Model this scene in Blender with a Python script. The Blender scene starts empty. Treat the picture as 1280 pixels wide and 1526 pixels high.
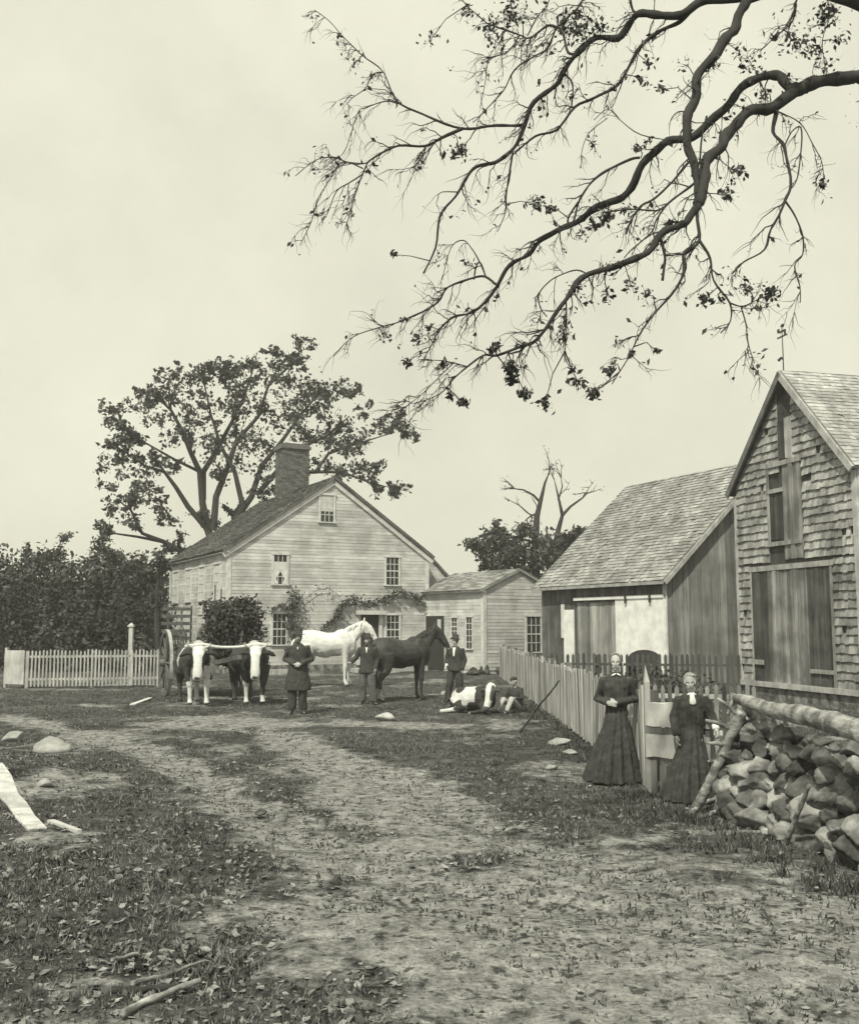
import bpy, math, random
import numpy as np
from mathutils import Vector, Matrix, noise
random.seed(7); rng = np.random.default_rng(11)
scene = bpy.context.scene
C = scene.collection
PI = math.pi
# ------------------------------------------------------------------ camera
FPX, CAMZ, TILT = 1500.0, 2.05, math.radians(6.35)
cam_d = bpy.data.cameras.new('camera'); cam = bpy.data.objects.new('camera', cam_d); C.objects.link(cam)
cam.location = (0, 0, CAMZ); cam.rotation_euler = (PI/2 + TILT, 0, 0)
cam_d.sensor_fit = 'HORIZONTAL'; cam_d.sensor_width = 36.0; cam_d.lens = 36.0*FPX/1280.0
cam_d.clip_start = 0.1; cam_d.clip_end = 2000
scene.camera = cam
# ------------------------------------------------------------------ world
SUN_EL, SUN_AZ = math.radians(50), math.radians(203)   # azimuth clockwise from +Y: the sun stands behind the camera to the left
w = bpy.data.worlds.new('World'); scene.world = w; w.use_nodes = True
nt = w.node_tree; nt.nodes.clear()
def nd(nt, t, **k):
    n = nt.nodes.new(t)
    for a, b in k.items(): setattr(n, a, b)
    return n
sky = nd(nt, 'ShaderNodeTexSky', sky_type='NISHITA', sun_disc=False)
sky.sun_elevation = SUN_EL; sky.sun_rotation = SUN_AZ
bw = nd(nt, 'ShaderNodeRGBToBW'); nt.links.new(sky.outputs[0], bw.inputs[0])
tc = nd(nt, 'ShaderNodeTexCoord'); nz = nd(nt, 'ShaderNodeTexNoise'); nz.inputs['Scale'].default_value = 2.6; nz.inputs['Detail'].default_value = 9; nz.inputs['Roughness'].default_value = .62
nt.links.new(tc.outputs['Generated'], nz.inputs['Vector'])
mr = nd(nt, 'ShaderNodeMapRange'); nt.links.new(nz.outputs[0], mr.inputs[0])
mr.inputs[1].default_value = .3; mr.inputs[2].default_value = .7; mr.inputs[3].default_value = 6.5; mr.inputs[4].default_value = 8.6
mx = nd(nt, 'ShaderNodeMath', operation='MULTIPLY_ADD'); nt.links.new(bw.outputs[0], mx.inputs[0]); mx.inputs[1].default_value = 0.05
nt.links.new(mr.outputs[0], mx.inputs[2])                       # thin bright overcast in front of the clear sky
tint = nd(nt, 'ShaderNodeMix', data_type='RGBA', blend_type='MULTIPLY'); tint.inputs[0].default_value = 1
nt.links.new(mx.outputs[0], tint.inputs[6]); tint.inputs[7].default_value = (1, .985, .80, 1)
bg = nd(nt, 'ShaderNodeBackground'); bg.inputs[1].default_value = .1; nt.links.new(tint.outputs[2], bg.inputs[0])
wo = nd(nt, 'ShaderNodeOutputWorld'); nt.links.new(bg.outputs[0], wo.inputs[0])
# ------------------------------------------------------------------ sun
sd = bpy.data.lights.new('sun', 'SUN'); sd.energy = 4.1; sd.angle = math.radians(1.5); sd.color = (1, .985, .80)
sun = bpy.data.objects.new('sun', sd); C.objects.link(sun)
sdir = Vector((math.sin(SUN_AZ)*math.cos(SUN_EL), math.cos(SUN_AZ)*math.cos(SUN_EL), math.sin(SUN_EL)))
sun.rotation_euler = sdir.to_track_quat('Z', 'Y').to_euler(); sun.location = (-20, -20, 30)
scene.view_settings.view_transform = 'Standard'; scene.view_settings.look = 'None'
scene.view_settings.exposure = .10; scene.view_settings.gamma = 1
scene.cycles.max_bounces = 5; scene.cycles.transparent_max_bounces = 4
# ------------------------------------------------------------------ picture <-> place
CT, ST = math.cos(TILT), math.sin(TILT)
def W(px, py, Y):                                  # point at depth Y seen at a photo pixel
    a, b = (px-640)/FPX, (763-py)/FPX
    d = Vector((a, CT-b*ST, ST+b*CT)); k = Y/d.y
    return Vector((d.x*k, Y, CAMZ+d.z*k))
def G(px, py):                                     # ground point
    a, b = (px-640)/FPX, (763-py)/FPX
    d = Vector((a, CT-b*ST, ST+b*CT)); z = 0
    for _ in range(4): k = (z-CAMZ)/d.z; z = terrain(d.x*k, d.y*k)
    return Vector((d.x*k, d.y*k, z))
def terrain(x, y):
    v = Vector((x, y, 0))
    z = .05*noise.noise(v*.35) + .03*noise.noise(v*1.1)
    z += .22*math.exp(-((x+6.2)/2.0)**2 - ((y-13.5)/2.4)**2)
    z += .10*math.exp(-((x+2.6)/1.1)**2 - ((y-8.0)/2.5)**2)
    if y > 60: z += (y-60)*.004
    return z
# ------------------------------------------------------------------ materials
MATS = {}
def mat(name, g, var=.25, scale=4.0, stretch=(1, 1, 1), rough=.92, bump=.25, detail=8, spots=0, spot_scale=3, spec=.2, tintc=(1, 1, 1)):
    m = bpy.data.materials.new(name); m.use_nodes = True; nt = m.node_tree; nt.nodes.clear(); L = nt.links.new
    tc = nd(nt, 'ShaderNodeTexCoord'); mp = nd(nt, 'ShaderNodeMapping'); mp.inputs['Scale'].default_value = stretch
    L(tc.outputs['Object'], mp.inputs[0])
    n = nd(nt, 'ShaderNodeTexNoise'); n.inputs['Scale'].default_value = scale; n.inputs['Detail'].default_value = detail; n.inputs['Roughness'].default_value = .68
    L(mp.outputs[0], n.inputs['Vector'])
    r = nd(nt, 'ShaderNodeMapRange'); L(n.outputs[0], r.inputs[0])
    r.inputs[1].default_value = .3; r.inputs[2].default_value = .7; r.inputs[3].default_value = g*(1-var); r.inputs[4].default_value = g*(1+var)
    at = nd(nt, 'ShaderNodeAttribute', attribute_name='tone')
    mu = nd(nt, 'ShaderNodeMath', operation='MULTIPLY'); L(r.outputs[0], mu.inputs[0]); L(at.outputs['Fac'], mu.inputs[1])
    out = mu
    if spots:
        n2 = nd(nt, 'ShaderNodeTexNoise'); n2.inputs['Scale'].default_value = spot_scale; n2.inputs['Detail'].default_value = 5
        L(tc.outputs['Object'], n2.inputs['Vector'])
        r2 = nd(nt, 'ShaderNodeMapRange'); L(n2.outputs[0], r2.inputs[0]); r2.inputs[1].default_value = .38; r2.inputs[2].default_value = .6
        r2.inputs[3].default_value = 1-spots; r2.inputs[4].default_value = 1.0
        m2 = nd(nt, 'ShaderNodeMath', operation='MULTIPLY'); L(mu.outputs[0], m2.inputs[0]); L(r2.outputs[0], m2.inputs[1]); out = m2
    cc = nd(nt, 'ShaderNodeMix', data_type='RGBA', blend_type='MULTIPLY'); cc.inputs[0].default_value = 1
    L(out.outputs[0], cc.inputs[6]); cc.inputs[7].default_value = tintc+(1,)
    p = nd(nt, 'ShaderNodeBsdfPrincipled'); L(cc.outputs[2], p.inputs['Base Color'])
    p.inputs['Roughness'].default_value = rough; p.inputs['Specular IOR Level'].default_value = spec
    if bump:
        b = nd(nt, 'ShaderNodeBump'); b.inputs['Strength'].default_value = bump; b.inputs['Distance'].default_value = .03
        L(n.outputs[0], b.inputs['Height']); L(b.outputs[0], p.inputs['Normal'])
    o = nd(nt, 'ShaderNodeOutputMaterial'); L(p.outputs[0], o.inputs[0])
    MATS[name] = m; return m
mat('clapboard', .54, .18, 2.2, (1, 1, 2), spots=.26, spot_scale=1.1)
mat('trim', .60, .12, 6, spots=.15)
mat('old_trim', .46, .25, 6, (1, 1, .3), spots=.3)
mat('house_roof', .14, .4, 3, spots=.4, spot_scale=1.2)
mat('roof_shingle', .33, .3, 3, spots=.35, spot_scale=1.0)
mat('wall_shingle', .31, .35, 9, (1, 1, .5), spots=.45, spot_scale=1.5)
mat('dark_board', .15, .45, 8, (1, 1, .08), spots=.4, spot_scale=1.4)
mat('grey_board', .27, .4, 9, (1, 1, .08), spots=.3, spot_scale=1.2)
mat('door_board', .17, .5, 9, (1, 1, .07), spots=.5, spot_scale=1.3)
mat('paling', .44, .35, 12, (1, 1, .08), spots=.25, spot_scale=1.2)
mat('picket', .085, .4, 12, (1, 1, .1))
mat('white_picket', .52, .2, 8, (1, 1, .3), spots=.3, spot_scale=2)
mat('whitewash', .78, .12, 3, spots=.08)
mat('brick', .13, .4, 7, (1, 1, 2.5))
mat('black_void', .035, .2, 3, bump=0)
mat('glass', .035, .5, 3, rough=.12, bump=0, spec=.5)
mat('shade_cloth', .50, .15, 5)
mat('bark', .04, .45, 5, (1, 1, .35), bump=.8)
mat('bare_wood', .36, .5, 16, (.35, .35, 1), bump=.9, spots=.6, spot_scale=7)
mat('leaf_dark', .065, .5, 2.5, bump=0)
mat('leaf_wood', .07, .7, .45, bump=0)
mat('vine_leaf', .10, .5, 2.5, bump=0)
mat('stone', .24, .5, 5, spots=.65, spot_scale=4.5, bump=1.0)
mat('pale_stone', .46, .2, 6, spots=.2, bump=.5)
mat('cloth_black', .050, .45, 10, bump=.4, rough=.85)
mat('cloth_grey', .10, .3, 12, bump=.3)
mat('cloth_light', .40, .2, 10, bump=.3)
mat('linen', .72, .1, 12, bump=.2)
mat('skin', .42, .12, 18, bump=.1, rough=.6)
mat('hair', .10, .5, 40, (1, 1, .2), bump=.6)
mat('dark_hide', .048, .6, 5, bump=.3, rough=.65, spec=.3)
mat('white_hide', .66, .16, 7, bump=.2, rough=.7)
mat('spotted_hide', .66, .2, 7, bump=.25, rough=.75)
mat('horn', .5, .3, 10)
mat('iron', .05, .4, 12, rough=.6)
mat('cart_wood', .13, .45, 9, (.4, 1, 1), spots=.3)
mat('yoke_wood', .62, .2, 8)
mat('litter', .15, .5, 20, bump=0)
mat('grass_blade', .09, .5, 1.5, bump=0)
# ------------------------------------------------------------------ object helpers
def tag(o, label=None, cat=None, group=None, kind=None):
    if label: o['label'] = label
    if cat: o['category'] = cat
    if group: o['group'] = group
    if kind: o['kind'] = kind
    return o
def empty(name, loc=(0, 0, 0), rz=0, label=None, cat=None, group=None):
    o = bpy.data.objects.new(name, None); C.objects.link(o); o.location = loc; o.rotation_euler = (0, 0, rz)
    o.empty_display_size = .2
    return tag(o, label, cat, group)
def copy_tree(o, parent=None):
    c = o.copy(); C.objects.link(c); c.parent = parent
    for ch in list(o.children): copy_tree(ch, c)
    return c
class MB:
    def __init__(s): s.v = []; s.f = []; s.t = []; s.M = None
    def add(s, vs, fs, tone=1.0):
        n = len(s.v)
        s.v += [tuple(s.M @ Vector(p)) for p in vs] if s.M else [tuple(p) for p in vs]
        for f in fs: s.f.append(tuple(i+n for i in f)); s.t.append(tone)
    def hexa(s, c, tone=1.0):          # 8 corners: bottom loop 0-3, top loop 4-7
        s.add(c, [(3, 2, 1, 0), (4, 5, 6, 7), (0, 1, 5, 4), (1, 2, 6, 5), (2, 3, 7, 6), (3, 0, 4, 7)], tone)
    def box(s, c, d, tone=1.0, R=None):
        x, y, z = d[0]/2, d[1]/2, d[2]/2; c = Vector(c)
        q = [Vector(p) for p in ((-x, -y, -z), (x, -y, -z), (x, y, -z), (-x, y, -z), (-x, -y, z), (x, -y, z), (x, y, z), (-x, y, z))]
        if R: q = [R @ p for p in q]
        s.hexa([c+p for p in q], tone)
    def bar(s, a, b, w, h, tone=1.0, up=(0, 0, 1)):
        a, b = Vector(a), Vector(b); d = (b-a).normalized(); u = Vector(up)
        if abs(d.dot(u)) > .95: u = Vector((0, 1, 0))
        sx = d.cross(u).normalized()*w/2; sz = sx.cross(d).normalized()*h/2
        s.hexa([a-sx-sz, a+sx-sz, b+sx-sz, b-sx-sz, a-sx+sz, a+sx+sz, b+sx+sz, b-sx+sz], tone)
    def tube(s, pts, rad, n=7, tone=1.0, sq=None):
        P = [Vector(p) for p in pts]; m = len(P); rings = []
        if not hasattr(rad, '__len__'): rad = [rad]*m
        prev = None
        for i in range(m):
            t = (P[min(i+1, m-1)]-P[max(i-1, 0)])
            t = t.normalized() if t.length > 1e-9 else Vector((0, 0, 1))
            if prev is None:
                u = t.cross(Vector((0, 0, 1)))
                if u.length < .1: u = t.cross(Vector((0, 1, 0)))
                u.normalize()
            else:
                u = (prev - t*prev.dot(t)).normalized()
            prev = u; v = t.cross(u)
            rings.append([P[i]+(u*math.cos(2*PI*k/n)+v*math.sin(2*PI*k/n))*rad[i] for k in range(n)])
        vs = [p for r in rings for p in r]; fs = []
        for i in range(m-1):
            for k in range(n): fs.append((i*n+k, i*n+(k+1) % n, (i+1)*n+(k+1) % n, (i+1)*n+k))
        fs.append(tuple(range(n-1, -1, -1))); fs.append(tuple((m-1)*n+k for k in range(n)))
        s.add(vs, fs, tone)
    def ell(s, c, r, nu=12, nv=8, tone=1.0, R=None):
        vs = []; c = Vector(c)
        for j in range(1, nv):
            th = PI*j/nv
            for i in range(nu):
                ph = 2*PI*i/nu
                p = Vector((r[0]*math.sin(th)*math.cos(ph), r[1]*math.sin(th)*math.sin(ph), r[2]*math.cos(th)))
                vs.append(c+(R @ p if R else p))
        t = Vector((0, 0, r[2])); t = R @ t if R else t
        vs += [c+t, c-t]; fs = []
        for j in range(nv-2):
            for i in range(nu): fs.append((j*nu+i, (j+1)*nu+i, (j+1)*nu+(i+1) % nu, j*nu+(i+1) % nu))
        a = (nv-1)*nu
        for i in range(nu):
            fs.append((a, i, (i+1) % nu)); fs.append((a+1, (nv-2)*nu+(i+1) % nu, (nv-2)*nu+i))
        s.add(vs, fs, tone)
    def loft(s, rings, n=24, tone=1.0, fold=0, nf=9):     # (z, cx, cy, rx, ry)
        vs = []; fs = []; m = len(rings)
        for j, (z, cx, cy, rx, ry) in enumerate(rings):
            for k in range(n):
                a = 2*PI*k/n; q = 1+fold*(1-j/(m-1))*math.sin(nf*a+j*.3)
                vs.append((cx+rx*q*math.cos(a), cy+ry*q*math.sin(a), z))
        for j in range(m-1):
            for k in range(n): fs.append((j*n+k, j*n+(k+1) % n, (j+1)*n+(k+1) % n, (j+1)*n+k))
        fs.append(tuple(range(n-1, -1, -1))); fs.append(tuple((m-1)*n+k for k in range(n)))
        s.add(vs, fs, tone)
    def build(s, name, m, parent=None, smooth=False):
        me = bpy.data.meshes.new(name); me.from_pydata(s.v, [], s.f)
        a = me.attributes.new('tone', 'FLOAT', 'FACE'); a.data.foreach_set('value', s.t)
        me.materials.append(MATS[m] if isinstance(m, str) else m)
        if smooth: me.polygons.foreach_set('use_smooth', [True]*len(me.polygons))
        o = bpy.data.objects.new(name, me); C.objects.link(o); o.parent = parent
        return o
def organic(mb, name, m, parent, voxel=.012, smooth=4, tonefn=None, disp=None):
    me = bpy.data.meshes.new('tmp'); me.from_pydata(mb.v, [], mb.f)
    ts = bpy.data.scenes.new('tmp'); t = bpy.data.objects.new('tmp', me); ts.collection.objects.link(t)
    r = t.modifiers.new('r', 'REMESH'); r.mode = 'VOXEL'; r.voxel_size = voxel
    if smooth: q = t.modifiers.new('s', 'SMOOTH'); q.factor = .5; q.iterations = smooth
    ts.view_layers[0].update(); dg = ts.view_layers[0].depsgraph
    me2 = bpy.data.meshes.new_from_object(t.evaluated_get(dg))
    bpy.data.objects.remove(t); bpy.data.meshes.remove(me); bpy.data.scenes.remove(ts)
    me2.name = name; me2.materials.clear(); me2.materials.append(MATS[m])
    n = len(me2.vertices); tn = [1.0]*n
    cos = [v.co.copy() for v in me2.vertices]
    if tonefn: tn = [tonefn(c) for c in cos]
    if disp:
        nor = [v.normal.copy() for v in me2.vertices]
        me2.vertices.foreach_set('co', [q for c, nn in zip(cos, nor) for q in (c+nn*disp(c))]); me2.update()
    a = me2.attributes.new('tone', 'FLOAT', 'POINT'); a.data.foreach_set('value', tn)
    me2.polygons.foreach_set('use_smooth', [True]*len(me2.polygons))
    o = bpy.data.objects.new(name, me2); C.objects.link(o); o.parent = parent
    return o
def leaf_mesh(name, pts, size, m, parent=None, flat=0.0, tone=(.6, 1.4), k=1.0):
    """pts: (n,3) array; one leaf-sized quad per point"""
    pts = np.asarray(pts, float); n = len(pts)
    sz = np.asarray(size)*(.45+1.1*rng.random(n)**1.4)
    nrm = rng.normal(size=(n, 3)); nrm[:, 2] += flat*3*np.sign(nrm[:, 2]+1e-6)
    nrm /= np.linalg.norm(nrm, axis=1)[:, None]
    u = np.cross(nrm, rng.normal(size=(n, 3))); u /= np.linalg.norm(u, axis=1)[:, None]; v = np.cross(nrm, u)
    a = u*sz[:, None]; b = v*(sz*.55*k)[:, None]; c = nrm*(sz*.18)[:, None]
    V = np.stack([pts-a, pts-b+c, pts+a, pts+b+c], 1).reshape(-1, 3)
    F = np.arange(4*n).reshape(n, 4)
    me = bpy.data.meshes.new(name); me.from_pydata(V.tolist(), [], F.tolist())
    at = me.attributes.new('tone', 'FLOAT', 'FACE'); at.data.foreach_set('value', (tone[0]+(tone[1]-tone[0])*rng.random(n)).tolist())
    me.materials.append(MATS[m] if isinstance(m, str) else m)
    o = bpy.data.objects.new(name, me); C.objects.link(o); o.parent = parent
    return o
class Fr:                               # a wall: origin, direction along it, outward normal
    def __init__(s, O, U, N): s.O, s.U, s.N = Vector(O), Vector(U).normalized(), Vector(N).normalized()
    def p(s, u, n, z): return s.O+s.U*u+s.N*n+Vector((0, 0, z))
    def box(s, mb, u0, u1, n0, n1, z0, z1, tone=1.0):
        mb.hexa([s.p(u0, n1, z0), s.p(u1, n1, z0), s.p(u1, n0, z0), s.p(u0, n0, z0), s.p(u0, n1, z1), s.p(u1, n1, z1), s.p(u1, n0, z1), s.p(u0, n0, z1)], tone)
def R_(a, b): return a+(b-a)*random.random()
def clap(mb, fr, span, z0, z1, step=.13, lo=.84, hi=1.12):
    z = z0
    while z < z1-1e-4:
        zt = min(z+step, z1); a0, b0 = span(z); a1, b1 = span(zt)
        cuts = [0]
        while cuts[-1] < 1: cuts.append(min(1, cuts[-1]+R_(.25, .6)))
        for i in range(len(cuts)-1):
            c, d = cuts[i], cuts[i+1]; q = R_(.008, .017)
            A, B = a0+(b0-a0)*c, a0+(b0-a0)*d; E, F = a1+(b1-a1)*c, a1+(b1-a1)*d
            if F-E < .02 and B-A < .02: continue
            mb.add([fr.p(A, q, z), fr.p(B, q, z), fr.p(F, .004, zt), fr.p(E, .004, zt), fr.p(A, 0, z), fr.p(B, 0, z)],
                   [(0, 1, 2, 3), (4, 5, 1, 0)], R_(lo, hi))
        z = zt
def shingle(mb, P, U, V, N, span, z0, z1, row, w=(.12, .3), th=.025, tone=(.6, 1.25), miss=.02):
    """rows of separate shingles over a plane at P, U along, V up, N out"""
    z = z0; r = 0
    while z < z1:
        zt = min(z+row*1.15, z1); a, b = span((z+zt)/2)
        x = a
        while x < b-.01:
            ww = R_(*w); x2 = min(x+ww, b)
            if random.random() > miss:
                dz = R_(-.10, .05)*row; q = R_(.7, 1.25)*th
                zb = max(z+dz, z0-row*.2)
                a1, b1 = span(zt); X1, X2 = min(max(x, a1), b1), min(max(x2, a1), b1)
                c = [P+U*(x+.004)+V*zb, P+U*(x2-.004)+V*zb, P+U*(X2)+V*zt, P+U*(X1)+V*zt]
                o = [N*q, N*q, N*.003, N*.003]
                mb.add([c[i]+o[i] for i in range(4)]+[c[0], c[1], c[2], c[3]],
                       [(0, 1, 2, 3), (1, 5, 6, 2), (0, 3, 7, 4)], R_(*tone))
                mb.add([c[0]+o[0], c[1]+o[1], c[0], c[1]], [(2, 3, 1, 0)], tone[0]*.35)   # butt end toned dark: stain plus a painted shadow line between rows
            x = x2
        z += row; r += 1
def vboards(mb, fr, u0, u1, top, z0=0.05, w=.2, tone=(.65, 1.25), n=(.0, .02), bottom=None):
    u = u0
    while u < u1-.005:
        u2 = min(u+w*R_(.7, 1.3), u1); q = R_(n[1]*.6, n[1]*1.4); zb = z0+R_(0, .04)
        if bottom: zb = bottom(u)
        a, b = u+.006, u2-.006
        mb.hexa([fr.p(a, q, zb), fr.p(b, q, zb), fr.p(b, n[0]-.02, zb), fr.p(a, n[0]-.02, zb),
                 fr.p(a, q, top(a)), fr.p(b, q, top(b)), fr.p(b, n[0]-.02, top(b)), fr.p(a, n[0]-.02, top(a))], R_(*tone))
        u = u2
def window(parent, fr, uc, z0, w, h, nx=3, ny=4, trim='trim', pane='glass', fw=.09, blind=0, hood=True, label=None):
    m = MB(); a, b = uc-w/2, uc+w/2; P = .055
    fr.box(m, a-fw, a, .0, P, z0-.02, z0+h); fr.box(m, b, b+fw, .0, P, z0-.02, z0+h)
    fr.box(m, a-fw-.02, b+fw+.02, .0, P+.02, z0+h, z0+h+fw*1.1); fr.box(m, a-fw-.03, b+fw+.03, .0, P+.035, z0-.07, z0-.02)
    f = m.build('window', trim, parent)
    if label: f['label'] = label
    m = MB(); fr.box(m, a, b, .0, .026, z0-.02, z0+h); m.build('pane', pane, f)
    m = MB(); t = .028
    for i in range(1, nx): u = a+w*i/nx; fr.box(m, u-t/2, u+t/2, .026, .04, z0, z0+h)
    for j in range(1, ny):
        z = z0+h*j/ny; tt = t*1.7 if j*2 == ny else t; fr.box(m, a, b, .0265, .043, z-tt/2, z+tt/2)
    m.build('muntin', trim, f)
    if blind:
        m = MB(); fr.box(m, a+.02, b-.02, .027, .036, z0+h*(1-blind), z0+h); m.build('blind', 'shade_cloth', f)
    return f
def roof_slab(mb, P, U, V, N, lu, lv, th, tone=1.0):
    c = [P, P+U*lu, P+U*lu+V*lv, P+V*lv]; mb.hexa([p-N*th for p in c]+[p-N*.004 for p in c], tone)
# ================================================================== GROUND
def gpoly(pts): return np.array([[G(x, y).x, G(x, y).y] for x, y in pts])
def dist_poly(X, Y, P):
    D = np.full(X.shape, 1e9)
    for a, b in zip(P[:-1], P[1:]):
        d = b-a; t = np.clip(((X-a[0])*d[0]+(Y-a[1])*d[1])/(d@d), 0, 1)
        D = np.minimum(D, np.hypot(X-a[0]-t*d[0], Y-a[1]-t*d[1]))
    return D
def vnoise(X, Y, s, seed=0, oct=3):
    out = np.zeros(X.shape); amp = 1; tot = 0
    for o in range(oct):
        f = s*2**o; x = X*f+seed*17.3+o*5.1; y = Y*f+seed*9.7+o*3.3
        xi, yi = np.floor(x).astype(int), np.floor(y).astype(int); fx, fy = x-xi, y-yi
        fx = fx*fx*(3-2*fx); fy = fy*fy*(3-2*fy)
        def h(a, b):
            q = (a*374761393+b*668265263+seed*1442695041) & 0xffffffff; q = ((q ^ (q >> 13))*1274126177) & 0xffffffff
            return ((q ^ (q >> 16)) & 0xffff)/65535.0
        out += amp*((h(xi, yi)*(1-fx)+h(xi+1, yi)*fx)*(1-fy)+(h(xi, yi+1)*(1-fx)+h(xi+1, yi+1)*fx)*fy); tot += amp; amp *= .5
    return out/tot
RUTS = [gpoly([(-120, 1052), (60, 1078), (200, 1112), (290, 1150), (370, 1200), (450, 1250), (540, 1292), (660, 1322), (800, 1350), (1000, 1375), (1400, 1420)]),
        gpoly([(240, 1078), (400, 1092), (480, 1125), (560, 1155), (640, 1185), (720, 1225), (800, 1262), (900, 1300), (1050, 1350), (1400, 1440)])]
BARE = [gpoly([(300, 1072), (420, 1082), (520, 1078), (620, 1082)]), gpoly([(470, 1140), (560, 1190), (660, 1250)]),
        gpoly([(640, 1360), (800, 1400), (1000, 1430), (1300, 1480)]), gpoly([(820, 1330), (1000, 1340), (1150, 1345)]), gpoly([(700, 1440), (1000, 1500), (1300, 1560)])]
def dirt_mask(X, Y):
    n = vnoise(X, Y, .9, 1, 4)-.5; n2 = vnoise(X, Y, 3, 2, 4)-.5; m = np.clip((vnoise(X, Y, .8, 9, 4)-.56)*4, 0, .6)
    for P, wd in zip(RUTS+BARE, (.42, .5, .9, .8, 1.3, 1.0, 1.3)):
        D = dist_poly(X, Y, P); s = np.clip((wd*1.6-D+n*1.8*wd)/(wd*1.4), 0, 1); m = np.maximum(m, s*s*(3-2*s))
    return np.clip(m+n2*1.1*(m > .02), 0, 1)
def axis(parts):
    out = []
    for a, b, s in parts: out += list(np.arange(a, b, s))
    return np.array(out+[parts[-1][1]])
gx = axis([(-600, -60, 45), (-60, -24, 4), (-24, -9, .35), (-9, 8, .085), (8, 20, .35), (20, 60, 4), (60, 600, 45)])
gy = [-12, -6, -2, 1, 2.5, 3.5]; y_ = 4.0
while y_ < 48: gy.append(y_); y_ *= 1.0105
gy = np.array(gy+[52, 58, 66, 80, 100, 140, 200, 300, 450, 700])
GX, GY = np.meshgrid(gx, gy); DM = dirt_mask(GX, GY)
near = (np.abs(GX) < 26) & (GY < 55) & (GY > 2)
DM = np.where(near, DM, 0)
Z = np.vectorize(terrain)(GX, GY)
rut = np.zeros(GX.shape)
for P in RUTS: rut = np.maximum(rut, np.exp(-(dist_poly(GX, GY, P)/.3)**2))
Z = Z - .045*rut*near + near*(.06*(vnoise(GX, GY, 1.9, 5, 4)-.5) + .035*(vnoise(GX, GY, 6, 6, 2)-.5))
nx_, ny_ = len(gx), len(gy)
V = np.stack([GX.ravel(), GY.ravel(), Z.ravel()], 1); idx = np.arange(nx_*ny_).reshape(ny_, nx_)
F = np.stack([idx[:-1, :-1].ravel(), idx[:-1, 1:].ravel(), idx[1:, 1:].ravel(), idx[1:, :-1].ravel()], 1)
fm = DM.ravel()[F].mean(1)
def ground_mat():
    m = bpy.data.materials.new('ground_earth'); m.use_nodes = True; nt = m.node_tree; nt.nodes.clear(); L = nt.links.new
    tc = nd(nt, 'ShaderNodeTexCoord')
    def nz(s, d=6, r=.65):
        n = nd(nt, 'ShaderNodeTexNoise'); n.inputs['Scale'].default_value = s; n.inputs['Detail'].default_value = d; n.inputs['Roughness'].default_value = r
        L(tc.outputs['Object'], n.inputs['Vector']); return n.outputs[0]
    def rng_(x, a, b, c, d):
        n = nd(nt, 'ShaderNodeMapRange'); L(x, n.inputs[0])
        for i, q in enumerate((a, b, c, d)): n.inputs[i+1].default_value = q
        return n.outputs[0]
    def math_(op, a, b):
        n = nd(nt, 'ShaderNodeMath', operation=op)
        for i, q in enumerate((a, b)):
            if isinstance(q, (int, float)): n.inputs[i].default_value = q
            else: L(q, n.inputs[i])
        return n.outputs[0]
    big = nz(.7, 5); mid = nz(5, 7); fine = nz(28, 5, .7)
    grass = math_('MULTIPLY', rng_(mid, .34, .66, .026, .105), rng_(big, .3, .7, .5, 1.5))
    grass = math_('MULTIPLY', grass, rng_(fine, .3, .7, .35, 1.75))
    dirt = math_('MULTIPLY', rng_(mid, .32, .68, .13, .35), rng_(fine, .3, .7, .5, 1.45))
    clod = rng_(nz(9, 5, .6), .55, .62, 1, .28); dirt = math_('MULTIPLY', dirt, clod)
    at = nd(nt, 'ShaderNodeAttribute', attribute_name='dirt')
    f = math_('ADD', at.outputs['Fac'], rng_(mid, .3, .7, -.28, .22)); f = rng_(f, .15, .75, 0, 1)
    mx = nd(nt, 'ShaderNodeMix', data_type='FLOAT'); L(f, mx.inputs[0]); L(grass, mx.inputs[2]); L(dirt, mx.inputs[3])
    p = nd(nt, 'ShaderNodeBsdfPrincipled'); L(mx.outputs[0], p.inputs['Base Color']); p.inputs['Roughness'].default_value = .95; p.inputs['Specular IOR Level'].default_value = .1
    b = nd(nt, 'ShaderNodeBump'); b.inputs['Strength'].default_value = .9; b.inputs['Distance'].default_value = .05
    L(math_('ADD', mid, math_('MULTIPLY', fine, .5)), b.inputs['Height']); L(b.outputs[0], p.inputs['Normal'])
    o = nd(nt, 'ShaderNodeOutputMaterial'); L(p.outputs[0], o.inputs[0]); return m
MATS['ground'] = ground_mat()
def sub_ground(name, sel):
    Fs = F[sel]; u, inv = np.unique(Fs, return_inverse=True)
    me = bpy.data.meshes.new(name); me.from_pydata(V[u].tolist(), [], inv.reshape(-1, 4).tolist())
    a = me.attributes.new('dirt', 'FLOAT', 'POINT'); a.data.foreach_set('value', DM.ravel()[u].tolist())
    me.materials.append(MATS['ground']); me.polygons.foreach_set('use_smooth', [True]*len(me.polygons))
    o = bpy.data.objects.new(name, me); C.objects.link(o); return tag(o, kind='structure')
sub_ground('ground', fm <= .45); sub_ground('dirt_road', fm > .45)

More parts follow.
